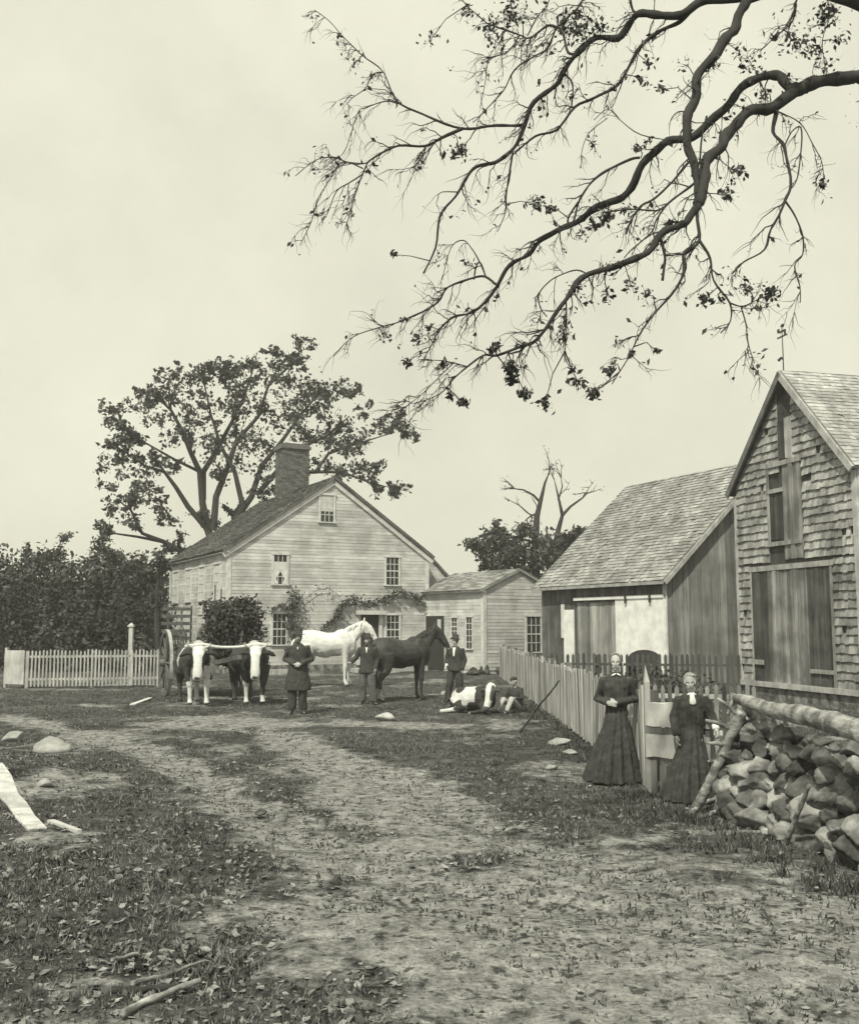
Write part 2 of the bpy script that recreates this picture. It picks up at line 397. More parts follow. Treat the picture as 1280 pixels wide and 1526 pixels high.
# ================================================================== WHITE FARMHOUSE
TH = math.radians(27)
hb = W(336, 1000, 41.0)
house = empty('farmhouse', (hb.x, 41.0, 0), TH, 'two storey clapboard farmhouse with a tall brick chimney behind the oxen and horses', 'house')
HW, HL, HE, HA = 9.15, 10.4, 5.15, 8.32
X_, Y_ = Vector((1, 0, 0)), Vector((0, 1, 0))
def gable_span(w, e, a, ov=0):
    def f(z):
        if z <= e: return (0, w)
        k = min(1, (z-e)/(a-e)); return (w/2*k, w-w/2*k)
    return f
fg = Fr((0, 0, 0), X_, -Y_); fl = Fr((0, HL, 0), -Y_, -X_)
m = MB(); clap(m, fg, gable_span(HW, HE, HA), .35, HA, .14)
clap(m, fl, lambda z: (0, HL), .35, HE, .14)
m.hexa([(0.01, .01, .2), (HW, .01, .2), (HW, HL, .2), (.01, HL, .2), (0.01, .01, HE), (HW, .01, HE), (HW, HL, HE), (.01, HL, HE)])
m.add([(0.01, .01, HE), (HW, .01, HE), (HW/2, .01, HA-.02), (0.01, HL, HE), (HW, HL, HE), (HW/2, HL, HA-.02)], [(0, 1, 2), (5, 4, 3), (1, 4, 5, 2), (0, 2, 5, 3)])
m.build('wall', 'clapboard', house)
m = MB(); m.box((HW/2, HL/2, 0.05), (HW+.02, HL+.02, .62)); m.build('foundation', 'stone', house)
rise = Vector((HW/2, 0, HA-HE)); sl = rise.length; VL = rise.normalized(); VR = Vector((-HW/2, 0, HA-HE)).normalized()
NL = Vector((-(HA-HE), 0, HW/2)).normalized(); NR = Vector((HA-HE, 0, HW/2)).normalized()
OV, RK = .30, .18
m = MB()
P1 = Vector((0, -RK, HE+.03))-VL*OV+NL*.03; P2 = Vector((HW, -RK, HE+.03))-VR*OV+NR*.03
roof_slab(m, P1, Y_, VL, NL, HL+2*RK, sl+OV, .10); roof_slab(m, P2, Y_, VR, NR, HL+2*RK, sl+OV, .10)
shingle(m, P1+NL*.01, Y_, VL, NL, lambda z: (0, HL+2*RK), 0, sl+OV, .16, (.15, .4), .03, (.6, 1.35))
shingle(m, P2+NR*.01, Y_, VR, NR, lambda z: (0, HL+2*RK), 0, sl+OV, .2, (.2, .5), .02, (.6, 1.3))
hr = m.build('roof', 'house_roof', house)
m = MB()
for z_, c in ((0, 0),): pass
fg.box(m, -.03, .14, 0.0, .035, .3, HE-.05); fg.box(m, HW-.14, HW+.03, 0, .035, .3, HE-.05)
fl.box(m, HL-.14, HL+.0, 0, .036, .3, HE-.05); fl.box(m, 0, .14, 0, .035, .3, HE-.05)
fl.box(m, -.15, HL+.15, 0, .22, HE-.20, HE-.07)
for sgn, V_, P_ in ((1, VL, Vector((0, 0, HE))), (-1, VR, Vector((HW, 0, HE)))):
    a = P_-V_*OV+Vector((0, -.05, -.10)); b = P_+V_*sl+Vector((0, -.05, -.10))
    Nn = NL if sgn > 0 else NR
    c = [a-Nn*.17, b-Nn*.17, b+Nn*.02, a+Nn*.02]
    m.hexa([p+Vector((0, -.05, 0)) for p in c]+[p+Vector((0, .05, 0)) for p in c])
m.build('corner_board_and_rake', 'trim', house)
m = MB(); m.box((HW/2-.05, 5.3, 8.45), (1.27, 1.12, 3.9), 1.5)
for k in range(46):
    z = 6.5+k*.085; h_ = .072
    for ax in (0, 1):
        ln, off = ((1.3, .575), (1.15, .65))[ax]; u = -ln/2-(k % 2)*.11
        while u < ln/2:
            a_, b_ = max(u, -ln/2), min(u+.21, ln/2); u += .22
            if b_-a_ < .02: continue
            for sg in (-1, 1):
                cx_, cy_ = ((a_+b_)/2, sg*(off-.02)) if ax == 0 else (sg*(off-.02), (a_+b_)/2)
                dx_, dy_ = (b_-a_, .04+R_(0, .012)) if ax == 0 else (.04+R_(0, .012), b_-a_)
                m.box((HW/2-.05+cx_, 5.3+cy_, z), (dx_, dy_, h_), R_(.5, 1.3))
if True:  m.box((HW/2-.05, 5.3, 10.40), (1.46, 1.3, .13)); m.box((HW/2-.05, 5.3, 10.52), (1.36, 1.2, .12))
ch = m.build('chimney', 'brick', hr)
m = MB(); m.box((HW/2-.05, 5.3, 10.6), (1.0, .8, .05)); m.build('flue', 'black_void', ch)
# gable windows (u along the gable)
def u_at(px, fr, par, py=900):     # where a photo column meets a wall
    d = W(px, py, 1.0)-W(px, py, 0.0001); M = par.matrix_basis.to_3x3(); o = M @ fr.O+par.location; U = M @ fr.U
    # solve o + U*u = d*k in xy
    A = np.array([[U.x, -d.x], [U.y, -d.y]]); s = np.linalg.solve(A, [-o.x, -o.y]); return float(s[0])
def z_at(px, py, fr, par):
    u = u_at(px, fr, par, py); M = par.matrix_basis.to_3x3(); q = M @ (fr.O+fr.U*u)+par.location
    return W(px, py, q.y).z
def wpx(par, fr, x0, y0, x1, y1, **k):
    xm = (x0+x1)/2; ua, ub = u_at(x0, fr, par), u_at(x1, fr, par); za, zb = z_at(xm, y1, fr, par), z_at(xm, y0, fr, par)
    return window(par, fr, (ua+ub)/2, za, abs(ub-ua), zb-za, **k)
bpy.context.view_layer.update()
wpx(house, fg, 476, 738, 495, 777, nx=3, ny=4, blind=.62, label='attic window, upper half pale')
wpx(house, fg, 407, 827, 426, 870, nx=3, ny=4, label='upper window with parted curtain')
wpx(house, fg, 575, 831, 593, 871, nx=3, ny=4)
wpx(house, fg, 407, 915, 426, 960, nx=3, ny=4)
wpx(house, fg, 576, 917, 594, 960, nx=3, ny=4)
cw = [c for c in house.children if c.name.startswith('window')][1]
ua, ub = u_at(407, fg, house), u_at(426, fg, house); za, zb = z_at(416, 870, fg, house), z_at(416, 827, fg, house)
m = MB(); zm = (za+zb)/2+.02
fg.box(m, ua+.01, ub-.01, .044, .05, zm-.05, zm+.28, 1.2)
for (a, b, c, d) in ((ua, ua+.06, ua+.2, ua), (ub, ub-.06, ub-.2, ub)):
    pts = [(a, zm-.05), (a+(b-a)*5.2, zm-.05), (a+(b-a)*1.6, za+.22), (a+(b-a)*3.2, za+.0), (a, za)]
    m.add([fg.p(u, .047, z) for u, z in pts]+[fg.p(u, .044, z) for u, z in pts], [(0, 1, 2, 3, 4), (9, 8, 7, 6, 5)], 1.3)
m.build('curtain', 'shade_cloth', cw)
for z0_, h_ in ((3.1, 1.45), (.95, 1.5)):
    for k in range(4): window(house, fl, 1.4+2.5*k, z0_, .85, h_, nx=3, ny=4, pane='shade_cloth', fw=.08)
# doorway under a small flat hood
ua, ub = u_at(537, fg, house), u_at(564, fg, house)
m = MB(); fg.box(m, ua-.16, ua, 0, .07, .3, 2.45); fg.box(m, ub, ub+.16, 0, .07, .3, 2.45); fg.box(m, ua-.25, ub+.25, 0, .32, 2.45, 2.62); fg.box(m, ua-.2, ub+.2, 0, .1, 2.62, 2.85)
df = m.build('door_frame', 'trim', house)
m = MB(); fg.box(m, ua, ub, 0, .03, .3, 2.45); m.build('door', 'black_void', df)
m = MB(); fg.box(m, ua-.5, ub+.6, .1, .9, -.05, .18); m.build('doorstep', 'pale_stone', house)
m = MB(); fg.box(m, u_at(586, fg, house), u_at(630, fg, house), .25, .5, -.02, .22); m.build('step_plank', 'old_trim', house)
m = MB(); fg.box(m, .8, 2.6, .2, .45, -.02, .2); m.build('step_plank', 'old_trim', house)
# rear lean-to seen past the right corner
m = MB(); a, b = HW, HW+2.0; fk = Fr((HW, 1.0, 0), X_, -Y_)
clap(m, fk, lambda z: (0, 2.0) if z < 3.7 else (0, max(0.001, 2.0*(1-(z-3.7)/1.9))), .2, 5.58, .14)
m.hexa([(a, 1.02, .1), (b, 1.02, .1), (b, 8.4, .1), (a, 8.4, .1), (a, 1.02, 5.57), (b, 1.02, 3.68), (b, 8.4, 3.68), (a, 8.4, 5.57)])
m.build('lean_to', 'clapboard', house)
m = MB(); Pp = Vector((b+.12, .86, 3.58)); Vv = Vector((-2.0, 0, 1.9)).normalized(); Nn = Vector((1.9, 0, 2.0)).normalized()
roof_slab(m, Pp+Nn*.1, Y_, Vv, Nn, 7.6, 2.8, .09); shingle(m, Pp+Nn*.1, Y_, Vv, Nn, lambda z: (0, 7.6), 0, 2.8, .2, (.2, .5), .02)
m.build('lean_to_roof', 'house_roof', house)

# ================================================================== CLAPBOARD SHED WING
sA = Vector((W(721, 1000, 41.6).x, 41.6, 0)); sB = Vector((W(628, 1000, 45.4).x, 45.4, 0))
dirS = (sB-sA); SL = dirS.length; ang = math.atan2(dirS.y, dirS.x)-PI/2      # local +Y runs back along the eave wall
shed = empty('shed', sA, ang, 'low clapboard shed joined to the right side of the farmhouse, with a dark open doorway', 'shed')
SW, SE, SA_ = 3.75, 3.5, 4.32
fs = Fr((0, SL, 0), -Y_, -X_); fsg = Fr((0, 0, 0), X_, -Y_)
m = MB(); clap(m, fs, lambda z: (0, SL), .15, SE, .14); clap(m, fsg, gable_span(SW, SE, SA_), .15, SA_, .14)
m.hexa([(0.01, .01, 0), (SW, .01, 0), (SW, SL, 0), (.01, SL, 0), (0.01, .01, SE), (SW, .01, SE), (SW, SL, SE), (.01, SL, SE)])
m.add([(0.01, .01, SE), (SW, .01, SE), (SW/2, .01, SA_-.02), (0.01, SL, SE), (SW, SL, SE), (SW/2, SL, SA_-.02)], [(0, 1, 2), (5, 4, 3), (1, 4, 5, 2), (0, 2, 5, 3)])
m.build('wall', 'clapboard', shed)
m = MB()
for sg in (1, -1):
    P = Vector((0 if sg > 0 else SW, -.12, SE)); Vv = Vector((sg*SW/2, 0, SA_-SE)).normalized(); Nn = Vector((-sg*(SA_-SE), 0, SW/2)).normalized()
    P = P-Vv*.25+Nn*.05; ln = math.hypot(SW/2, SA_-SE)+.25
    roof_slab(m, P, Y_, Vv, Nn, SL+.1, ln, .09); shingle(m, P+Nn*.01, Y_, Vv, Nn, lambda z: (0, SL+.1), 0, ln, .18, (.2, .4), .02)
m.build('roof', 'roof_shingle', shed)
m = MB(); fs.box(m, SL-.13, SL, 0, .04, .1, SE-.05); fsg.box(m, -.04, .13, 0, .04, .1, SE-.05); fs.box(m, -.05, SL+.1, 0, .09, SE-.16, SE-.02); m.build('corner_board', 'trim', shed)
m = MB(); fsg.box(m, SW-.12, SW+.03, 0, .035, .1, SE-.05); m.build('corner_board', 'trim', shed)
ua, ub = u_at(634, fs, shed), u_at(662, fs, shed)
m = MB(); fs.box(m, ua, ub, 0, .028, .05, z_at(650, 918, fs, shed)); d_ = m.build('doorway', 'black_void', shed)
m = MB(); fs.box(m, ua+(ub-ua)*.68, ua+(ub-ua)*.86, .029, .05, 1.35, 2.25); m.build('door_glass', 'shade_cloth', d_)
wpx(shed, fs, 674, 921, 682, 947, nx=2, ny=4, fw=.05); wpx(shed, fs, 696, 920, 704, 966, nx=2, ny=5, fw=.05)
wpx(shed, fsg, 784, 919, 804, 971, nx=3, ny=4, label='sash window raised over a dark opening')

# ================================================================== MIDDLE BARN
mA = Vector((W(998, 1010, 31.2).x, 31.2, 0)); mB = Vector((W(809, 1010, 37.8).x, 37.8, 0))
dM = mB-mA; ML = dM.length; ang = math.atan2(dM.y, dM.x)-PI/2
barn = empty('board_barn', mA, ang, 'low barn of upright boards with a broad shingled roof and a white sliding door', 'barn')
MW, ME, MA = 8.3, 3.62, 7.45
fb = Fr((0, ML, 0), -Y_, -X_); fbg = Fr((0, 0, 0), X_, -Y_)
m = MB(); vboards(m, fb, 0, ML, lambda u: ME-.05, .0, .22); m.hexa([(0.03, .02, 0), (MW, .02, 0), (MW, ML, 0), (.03, ML, 0), (0.03, .02, ME), (MW, .02, ME), (MW, ML, ME), (.03, ML, ME)])
m.build('front_wall', 'dark_board', barn)
m = MB(); vboards(m, fbg, 0, MW, lambda u: ME-.05+(MA-ME)*(1-abs(u-MW/2)/(MW/2)), .0, .24)
m.add([(0.03, .02, ME-.1), (MW, .02, ME-.1), (MW/2, .02, MA-.1), (0.03, ML, ME-.1), (MW, ML, ME-.1), (MW/2, ML, MA-.1)], [(0, 1, 2), (5, 4, 3)])
m.build('side_wall', 'grey_board', barn)
m = MB()
for sg in (1, -1):
    P = Vector((0 if sg > 0 else MW, -.22, ME)); Vv = Vector((sg*MW/2, 0, MA-ME)).normalized(); Nn = Vector((-sg*(MA-ME), 0, MW/2)).normalized()
    P = P-Vv*.42+Nn*.05; ln = math.hypot(MW/2, MA-ME)+.42
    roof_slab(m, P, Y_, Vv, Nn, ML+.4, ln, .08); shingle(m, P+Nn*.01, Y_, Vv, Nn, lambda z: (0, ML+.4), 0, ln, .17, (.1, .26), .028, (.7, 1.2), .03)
m.build('roof', 'roof_shingle', barn)
m = MB(); P = Vector((0, -.24, ME))
Vv = Vector((MW/2, 0, MA-ME)).normalized(); Nn = Vector((-(MA-ME), 0, MW/2)).normalized()
a = P-Vv*.42+Nn*.03; m.bar(a-Nn*.08, a+Vv*6.0-Nn*.08, .035, .13, 1, Nn)
m.bar(a+Vector((-.02, 0, -.04)), a+Vector((-.02, ML+.42, -.04)), .04, .1, .8); fb.box(m, ML-.16, ML+.02, .03, .07, 0, ME-.15, 1.3)
m.build('fascia', 'old_trim', barn)
ub_, uc_ = u_at(921, fb, barn), u_at(994, fb, barn)
m = MB(); vboards(m, fb, u_at(862, fb, barn), ub_+.1, lambda u: 2.78, .05, .17, (.9, 1.5), (.03, .03)); m.build('board_door', 'grey_board', barn)
m = MB(); fb.box(m, ub_, uc_, .06, .12, .25, 2.90); sdr = m.build('sliding_door', 'whitewash', barn)
m = MB(); fb.box(m, u_at(860, fb, barn), uc_, .12, .16, 2.86, 2.96)
m.build('door_track', 'whitewash', sdr)
for k in (.25, .75):
    m = MB(); u = ub_+(uc_-ub_)*k; fb.box(m, u-.04, u+.04, .16, .2, 2.72, 3.02); m.build('hanger', 'iron', sdr)
ua, ub2 = u_at(838, fb, barn), u_at(857, fb, barn)
m = MB(); fb.box(m, ua+.2, ub2, .04, .09, .1, 2.55); fb.box(m, ua, ua+.2, .04, .07, 1.55, 2.75, .85); m.build('side_door', 'whitewash', barn)

# ================================================================== TALL SHINGLED BARN
rA = Vector((W(1105, 1030, 28.8).x, 28.8, 0)); rB = Vector((W(1291, 1030, 23.7).x, 23.7, 0))
dR = rB-rA; RW = dR.length; ang = math.atan2(dR.y, dR.x)           # local +X runs along the gable towards the viewer's right
tall = empty('shingled_barn', rA, ang, 'tall narrow barn clad in weathered shingles with high double doors, at the right edge', 'barn')
RL, RE, RA = 9.0, 5.9, 8.72
ft = Fr((0, 0, 0), X_, -Y_); fr_ = Fr((RW, 0, 0), Y_, X_)
# local -Y is outward of the gable: the barn runs to local +Y
def sp(z):
    a, b = gable_span(RW, RE, RA)(z); return (a, b)
hA, hB = u_at(1150, ft, tall, 780), u_at(1197, ft, tall, 780); dA, dB = u_at(1124, ft, tall), u_at(1241, ft, tall)
m = MB()
m.hexa([(0, .02, 0), (RW, .02, 0), (RW, RL, 0), (0, RL, 0), (0, .02, RE), (RW, .02, RE), (RW, RL, RE), (0, RL, RE)], .25)
m.add([(0, .02, RE), (RW, .02, RE), (RW/2, .02, RA-.04), (0, RL, RE), (RW, RL, RE), (RW/2, RL, RA-.04)], [(0, 1, 2), (5, 4, 3), (1, 4, 5, 2), (0, 2, 5, 3)], .25)
Np = Vector((0, -1, 0)); O0 = Vector((0, .0, 0)); Zv = Vector((0, 0, 1))
rowh = .215
DT = 3.42
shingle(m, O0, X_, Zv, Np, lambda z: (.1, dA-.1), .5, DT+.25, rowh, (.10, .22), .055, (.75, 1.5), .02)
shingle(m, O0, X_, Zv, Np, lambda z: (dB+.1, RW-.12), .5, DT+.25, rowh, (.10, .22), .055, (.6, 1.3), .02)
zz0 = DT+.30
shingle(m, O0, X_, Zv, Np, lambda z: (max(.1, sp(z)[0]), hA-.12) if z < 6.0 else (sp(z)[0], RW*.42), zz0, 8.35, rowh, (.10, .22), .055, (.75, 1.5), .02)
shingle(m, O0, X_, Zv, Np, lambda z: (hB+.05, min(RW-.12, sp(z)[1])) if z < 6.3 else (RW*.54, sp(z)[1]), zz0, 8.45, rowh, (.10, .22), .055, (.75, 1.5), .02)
m.build('wall', 'wall_shingle', tall)
m = MB(); vboards(m, fr_, 0, RL, lambda u: RE-.05, 0, .2, (1.0, 1.6)); m.build('side_wall', 'grey_board', tall)
m = MB(); m.box((RW/2, RL/2, .1), (RW+.06, RL, .7)); m.build('foundation', 'stone', tall)
m = MB(); RO = .18
for sg in (1, -1):
    P = Vector((0 if sg > 0 else RW, -RO, RE)); Vv = Vector((sg*RW/2, 0, RA-RE)).normalized(); Nn = Vector((-sg*(RA-RE), 0, RW/2)).normalized()
    P = P-Vv*.22+Nn*.05; ln = math.hypot(RW/2, RA-RE)+.22
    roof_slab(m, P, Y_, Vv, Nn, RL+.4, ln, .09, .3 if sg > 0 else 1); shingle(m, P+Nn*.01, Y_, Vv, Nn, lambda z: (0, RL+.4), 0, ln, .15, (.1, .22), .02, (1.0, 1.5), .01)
m.build('roof', 'roof_shingle', tall)
m = MB()
for sg in (1, -1):
    P = Vector((0 if sg > 0 else RW, -RO-.03, RE)); Vv = Vector((sg*RW/2, 0, RA-RE)).normalized(); Nn = Vector((-sg*(RA-RE), 0, RW/2)).normalized()
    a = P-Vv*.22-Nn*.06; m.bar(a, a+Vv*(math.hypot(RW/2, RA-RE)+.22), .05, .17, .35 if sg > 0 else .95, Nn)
    if sg < 0:
        a = Vector((RW, -.045, RE))-Nn*.12; m.bar(a, a+Vv*(math.hypot(RW/2, RA-RE)-.1), .05, .22, 1.0, Nn)
ft.box(m, 0, .12, 0, .05, .3, RE-.2, 1); ft.box(m, RW-.13, RW+.03, 0, .05, .3, RE-.2, 1.15); fr_.box(m, 0, .13, .02, .06, .3, RE-.1, 1.2)
ft.box(m, dA-.15, dB+.15, 0, .07, DT+.06, DT+.20, .8); ft.box(m, dA-.08, dA, 0, .06, .4, DT+.06, .8); ft.box(m, dB, dB+.08, 0, .06, .4, DT+.06, .55)
ft.box(m, 0, RW, .0, .09, .36, .5, 1.0)
m.build('trim_board', 'old_trim', tall)
# doors
m = MB(); wd = dB-dA
def dtone(u0, u1, t, n): vboards(m, ft, u0, u1, lambda u: DT+.05, .45, .15, t, (.03, n))
dtone(dA, dA+wd*.22, (.4, .7), .045); dtone(dA+wd*.22, dA+wd*.72, (.9, 2.1), .05); dtone(dA+wd*.72, dB, (.35, .8), .045)
dd = m.build('barn_door', 'door_board', tall)
m = MB(); ft.box(m, dA+.05, dA+.5, .08, .11, .95, 1.08, .7); m.build('hinge_board', 'old_trim', dd)
m = MB(); ft.box(m, dA+wd*.74, dB, .05, .09, .82, .92, .7); m.build('hinge_board', 'old_trim', dd)
m = MB(); hw = hB-hA
vboards(m, ft, hA, hA+hw*.42, lambda u: 5.55, DT+.85, .13, (.3, .6), (.02, .03)); vboards(m, ft, hA+hw*.42, hB, lambda u: 6.35, DT+.3, .15, (1.2, 2.2), (.02, .05))
ft.box(m, hA-.1, hB, .04, .08, DT+.70, DT+.82, 1.8); ft.box(m, hA-.12, hA+hw*.45, .04, .08, 5.55, 5.66, 1.9); ft.box(m, hA-.1, hA, .04, .07, DT+.8, 6.2, 1.9)
ft.box(m, hA-.1, hB+.05, .03, .075, 6.25, 6.38, 2.0)
m.build('hay_door', 'door_board', tall)
m = MB(); vboards(m, ft, RW*.42, RW*.48, lambda u: 7.45, 6.42, .12, (.25, .5), (.02, .03)); vboards(m, ft, RW*.48, RW*.54+.02, lambda u: 7.5, 6.38, .16, (2.4, 2.8), (.02, .05))
m.build('loft_hatch', 'door_board', tall)
# weather vane on the apex
vp = tall.matrix_basis @ Vector((RW/2, -.1, RA)) if False else tall.location+Matrix.Rotation(ang, 3, 'Z') @ Vector((RW/2, -.05, RA))
vane = empty('weather_vane', vp, ang, 'iron weather vane on a thin rod above the peak of the tall shingled barn', 'weather vane')
m = MB(); m.tube([(0, 0, -.1), (.01, 0, .6), (0, 0, 1.25)], [.018, .014, .01], 6); m.build('rod', 'iron', vane)
m = MB(); m.box((0, 0, .98), (.42, .03, .035)); m.box((0, 0, 1.12), (.3, .02, .05)); m.box((-.16, 0, 1.17), (.09, .02, .1)); m.box((.13, 0, 1.07), (.07, .02, .14)); m.ell((.03, 0, 1.27), (.09, .02, .05)); m.build('arrow', 'iron', vane)
m = MB(); m.tube([(0, 0, .36), (-.08, 0, .42), (-.18, 0, .37), (-.24, 0, .40)], [.03, .03, .04, .015], 6); m.build('scroll', 'iron', vane)

# ================================================================== FENCES
def picket_shape(m, fr, u, n0, n1, z0, z1, w, tone, point=True, lean=0):
    a, b = u-w/2, u+w/2; L = lean
    if point:
        zt = z1-w*.8
        fs_ = [(a, z0), (b, z0), (b+L, zt), (u+L, z1), (a+L, zt)]
    else: fs_ = [(a, z0), (b, z0), (b+L, z1-R_(0, .03)), (a+L, z1)]
    k = len(fs_)
    m.add([fr.p(u_, n1, z) for u_, z in fs_]+[fr.p(u_, n0, z) for u_, z in fs_], [tuple(range(k)), tuple(range(2*k-1, k-1, -1))]+[(i+k, (i+1) % k+k, (i+1) % k, i) for i in range(k)], tone)
def one(name, mt, parent, fn):
    m = MB(); fn(m); return m.build(name, mt, parent)
# long fence of close-set palings running from the farmyard towards the women
FX0, FY0, FX1, FY1 = 2.74, 39.3, 2.70, 12.95
fence = empty('paling_fence', (FX0, FY1, 0), 0, 'long weathered fence of close-set upright palings leading back to the shed', 'fence')
ff = Fr((0, 0, 0), Y_, -X_)
u = .1
ufence = []
while u < 26.6:
    far = u > 9
    wd = R_(.10, .16) if not far else R_(.16, .28)
    ufence.append((u, wd)); u += wd+(.03 if u < 3.2 else R_(.004, .02))
for u, wd in ufence[:]:
    ln = .12*math.sin(u*1.3)+R_(-.06, .08)+.07
    one('paling', 'paling', fence, lambda m: picket_shape(m, ff, u, .0, .025, R_(.0, .08), 1.22+R_(-.10, .06), wd, R_(.6, 1.3), False, ln))
for z in (.35, .95):
    one('rail', 'old_trim', fence, lambda m: ff.box(m, .1, 26.6, -.09, -.012, z-.04, z+.04, .6))
for u in [.2, 2.9]+list(np.arange(5.6, 26.7, 2.6)):
    one('post', 'dark_board', fence, lambda m: ff.box(m, u-.06, u+.06, -.2, -.095, -.1, 1.25 if u > 4 else 1.2, 1.0))
gp = empty('fence_post', (FX1-.03, 12.55, 0), .05, 'tall pale post with a pointed top just right of the taller woman', 'post')
m = MB(); m.hexa([(-.035, -.05, -.1), (.04, -.05, -.1), (.04, .05, -.1), (-.035, .05, -.1), (-.03, -.045, 1.34), (.03, -.045, 1.34), (.03, .045, 1.34), (-.03, .045, 1.34)], .8)
m.add([(-.03, -.045, 1.34), (.03, -.045, 1.34), (.03, .045, 1.34), (-.03, .045, 1.34), (-.01, 0, 1.55)], [(0, 1, 4), (1, 2, 4), (2, 3, 4), (3, 0, 4)], 1.0)
m.build('post', 'old_trim', gp)
# near panel: two broad boards over short pickets
panel = empty('low_board_fence', (3.30, 12.05, 0), math.radians(54), 'fence panel of two broad boards above short pickets, between the two women', 'fence')
fp = Fr((0, 0, 0), Y_, -X_)
def rough_board(m, a, b, z0, z1, tn):
    n = 7; vs = []
    for i in range(n+1):
        u = a+(b-a)*i/n; vs += [fp.p(u, .035, z0+R_(-.015, .015)), fp.p(u, .035, z1+R_(-.02, .02)), fp.p(u, .0, z1), fp.p(u, .0, z0)]
    fs_ = [(4*i, 4*i+4, 4*i+5, 4*i+1) for i in range(n)]+[(4*i+1, 4*i+5, 4*i+6, 4*i+2) for i in range(n)]+[(4*i+3, 4*i+2, 4*i+6, 4*i+7) for i in range(n)]+[(4*i, 4*i+3, 4*i+7, 4*i+4) for i in range(n)]+[(0, 1, 2, 3), (4*n, 4*n+3, 4*n+2, 4*n+1)]
    m.add(vs, fs_, tn)
one('board', 'old_trim', panel, lambda m: rough_board(m, .0, .80, .82, 1.10, 1.0))
one('board', 'old_trim', panel, lambda m: rough_board(m, .0, .80, .45, .72, .85))
one('board', 'dark_board', panel, lambda m: rough_board(m, .0, .80, .725, .80, .9))
for i in range(6):
    u = .08+i*.13; one('short_picket', 'picket', panel, lambda m: picket_shape(m, fp, u, -.03, -.005, 0, .46+R_(-.05, .03), .09, R_(.8, 2.4)))
for u in (.06,): one('post', 'dark_board', panel, lambda m: fp.box(m, u-.05, u+.05, -.14, -.035, -.1, 1.16))
# garden picket fences in front of the barns
def picket_fence(label, p0, p1, h, rails, pitch, pw, mt, tones, rail_m='picket', rail_t=1.0, loc=None):
    p0, p1 = Vector(p0), Vector(p1); d = p1-p0; L = d.length
    e = empty('picket_fence', p0, math.atan2(d.y, d.x), label, 'fence')
    fr = Fr((0, 0, 0), X_, -Y_); n = int(L/pitch)
    for i in range(n+1):
        one('picket', mt, e, lambda m: picket_shape(m, fr, i*pitch+pw/2, .0, .022, .05, h+R_(-.03, .03), pw, R_(*tones), True, R_(-.015, .015)))
    for z in rails: one('rail', rail_m, e, lambda m: fr.box(m, 0, L, -.06, -.003, z-.035, z+.035, rail_t))
    k = max(1, round(L/2.4))
    for i in range(k+1): one('post', mt, e, lambda m: fr.box(m, L*i/k-.05, L*i/k+.05, -.16, -.062, -.1, h-.05, .9))
    return e
picket_fence('dark picket fence in front of the board barn, farther of the two garden fences', (2.82, 30.2, 0), (9.0, 28.65, 0), 1.2, (.35, .88), .155, .085, 'picket', (.6, 1.2))
picket_fence('picket fence with a pale top rail behind the shorter woman, nearer garden fence', (2.84, 16.2, 0), (4.95, 15.6, 0), 1.13, (.93, .38), .115, .062, 'picket', (.8, 4.5), 'old_trim', 1.3)
# white picket fence on the left
wf = picket_fence('white picket fence left of the ox cart, before the dark wood', (-12.9, 32.6, 0), (-9.0, 33.6, 0), 1.22, (.28, 1.0), .115, .05, 'white_picket', (.8, 1.1), 'white_picket', 1.0)
fr0 = Fr((0, 0, 0), X_, -Y_)
wf2 = empty('board_fence', (-14.05, 34.6, 0), math.radians(-62), 'pale end panel at the left end of the white picket fence', 'fence panel')
wf2.location = (-13.75, 33.0, 0); wf2.rotation_euler.z = math.radians(-22)
one('panel', 'white_picket', wf2, lambda m: fr0.box(m, 0, .80, 0, .03, .12, 1.2, .95)); one('post', 'white_picket', wf2, lambda m: fr0.box(m, -.06, .04, -.1, .0, -.1, 1.28, .9))
lp = empty('lamp_post', (W(195, 960, 34.2).x, 34.2, 0), 0, 'tall white post rising above the white picket fence', 'post')
m = MB(); m.box((0, 0, .95), (.13, .13, 2.0)); m.box((0, 0, 1.98), (.2, .2, .06)); m.add([(-.08, -.08, 2.01), (.08, -.08, 2.01), (.08, .08, 2.01), (-.08, .08, 2.01), (0, 0, 2.1)], [(0, 1, 4), (1, 2, 4), (2, 3, 4), (3, 0, 4)])
lp.name = 'gate_post'; m.build('post', 'white_picket', lp)
# arched gate in the farther garden fence
q0 = Vector((W(938, 990, 29.6).x, 29.75, 0))
gate = empty('arched_gate', q0, math.radians(-14), 'dark arched gate top in the garden fence before the white sliding door', 'gate')
m = MB(); n = 14; wv = .92
pts = [(0, .1)]+[(wv/2-wv/2*math.cos(PI*i/n), 1.05+.25*math.sin(PI*i/n)) for i in range(n+1)]+[(wv, .1)]
k = len(pts); m.add([(x, -.06, z) for x, z in pts]+[(x, -.02, z) for x, z in pts], [tuple(range(k)), tuple(range(2*k-1, k-1, -1))]+[(i+k, (i+1) % k+k, (i+1) % k, i) for i in range(k)], .6)
m.build('arch_panel', 'picket', gate)
one('brace', 'picket', gate, lambda m: m.bar((.05, -.08, .2), (.87, -.08, 1.0), .08, .03, 1.5))
# garden growth between the two fences
pts = []
for i in range(70):
    c = np.array([R_(3.1, 7.6), R_(17.5, 27.5), 0]); c[0] = 2.9+(c[1]-15)*.33*random.random()**.7+.1
    hgt = R_(.35, .8); pts.append(c+rng.normal(size=(130, 3))*np.array([.28, .35, .22])+np.array([0, 0, hgt*.6]))
pts = np.concatenate(pts); pts = pts[(pts[:, 2] > .02) & (pts[:, 0] > 2.85)]
tag(leaf_mesh('garden_growth', pts, .06, 'leaf_wood', None), kind='stuff', label='low dark garden growth between the two picket fences', cat='garden plants')

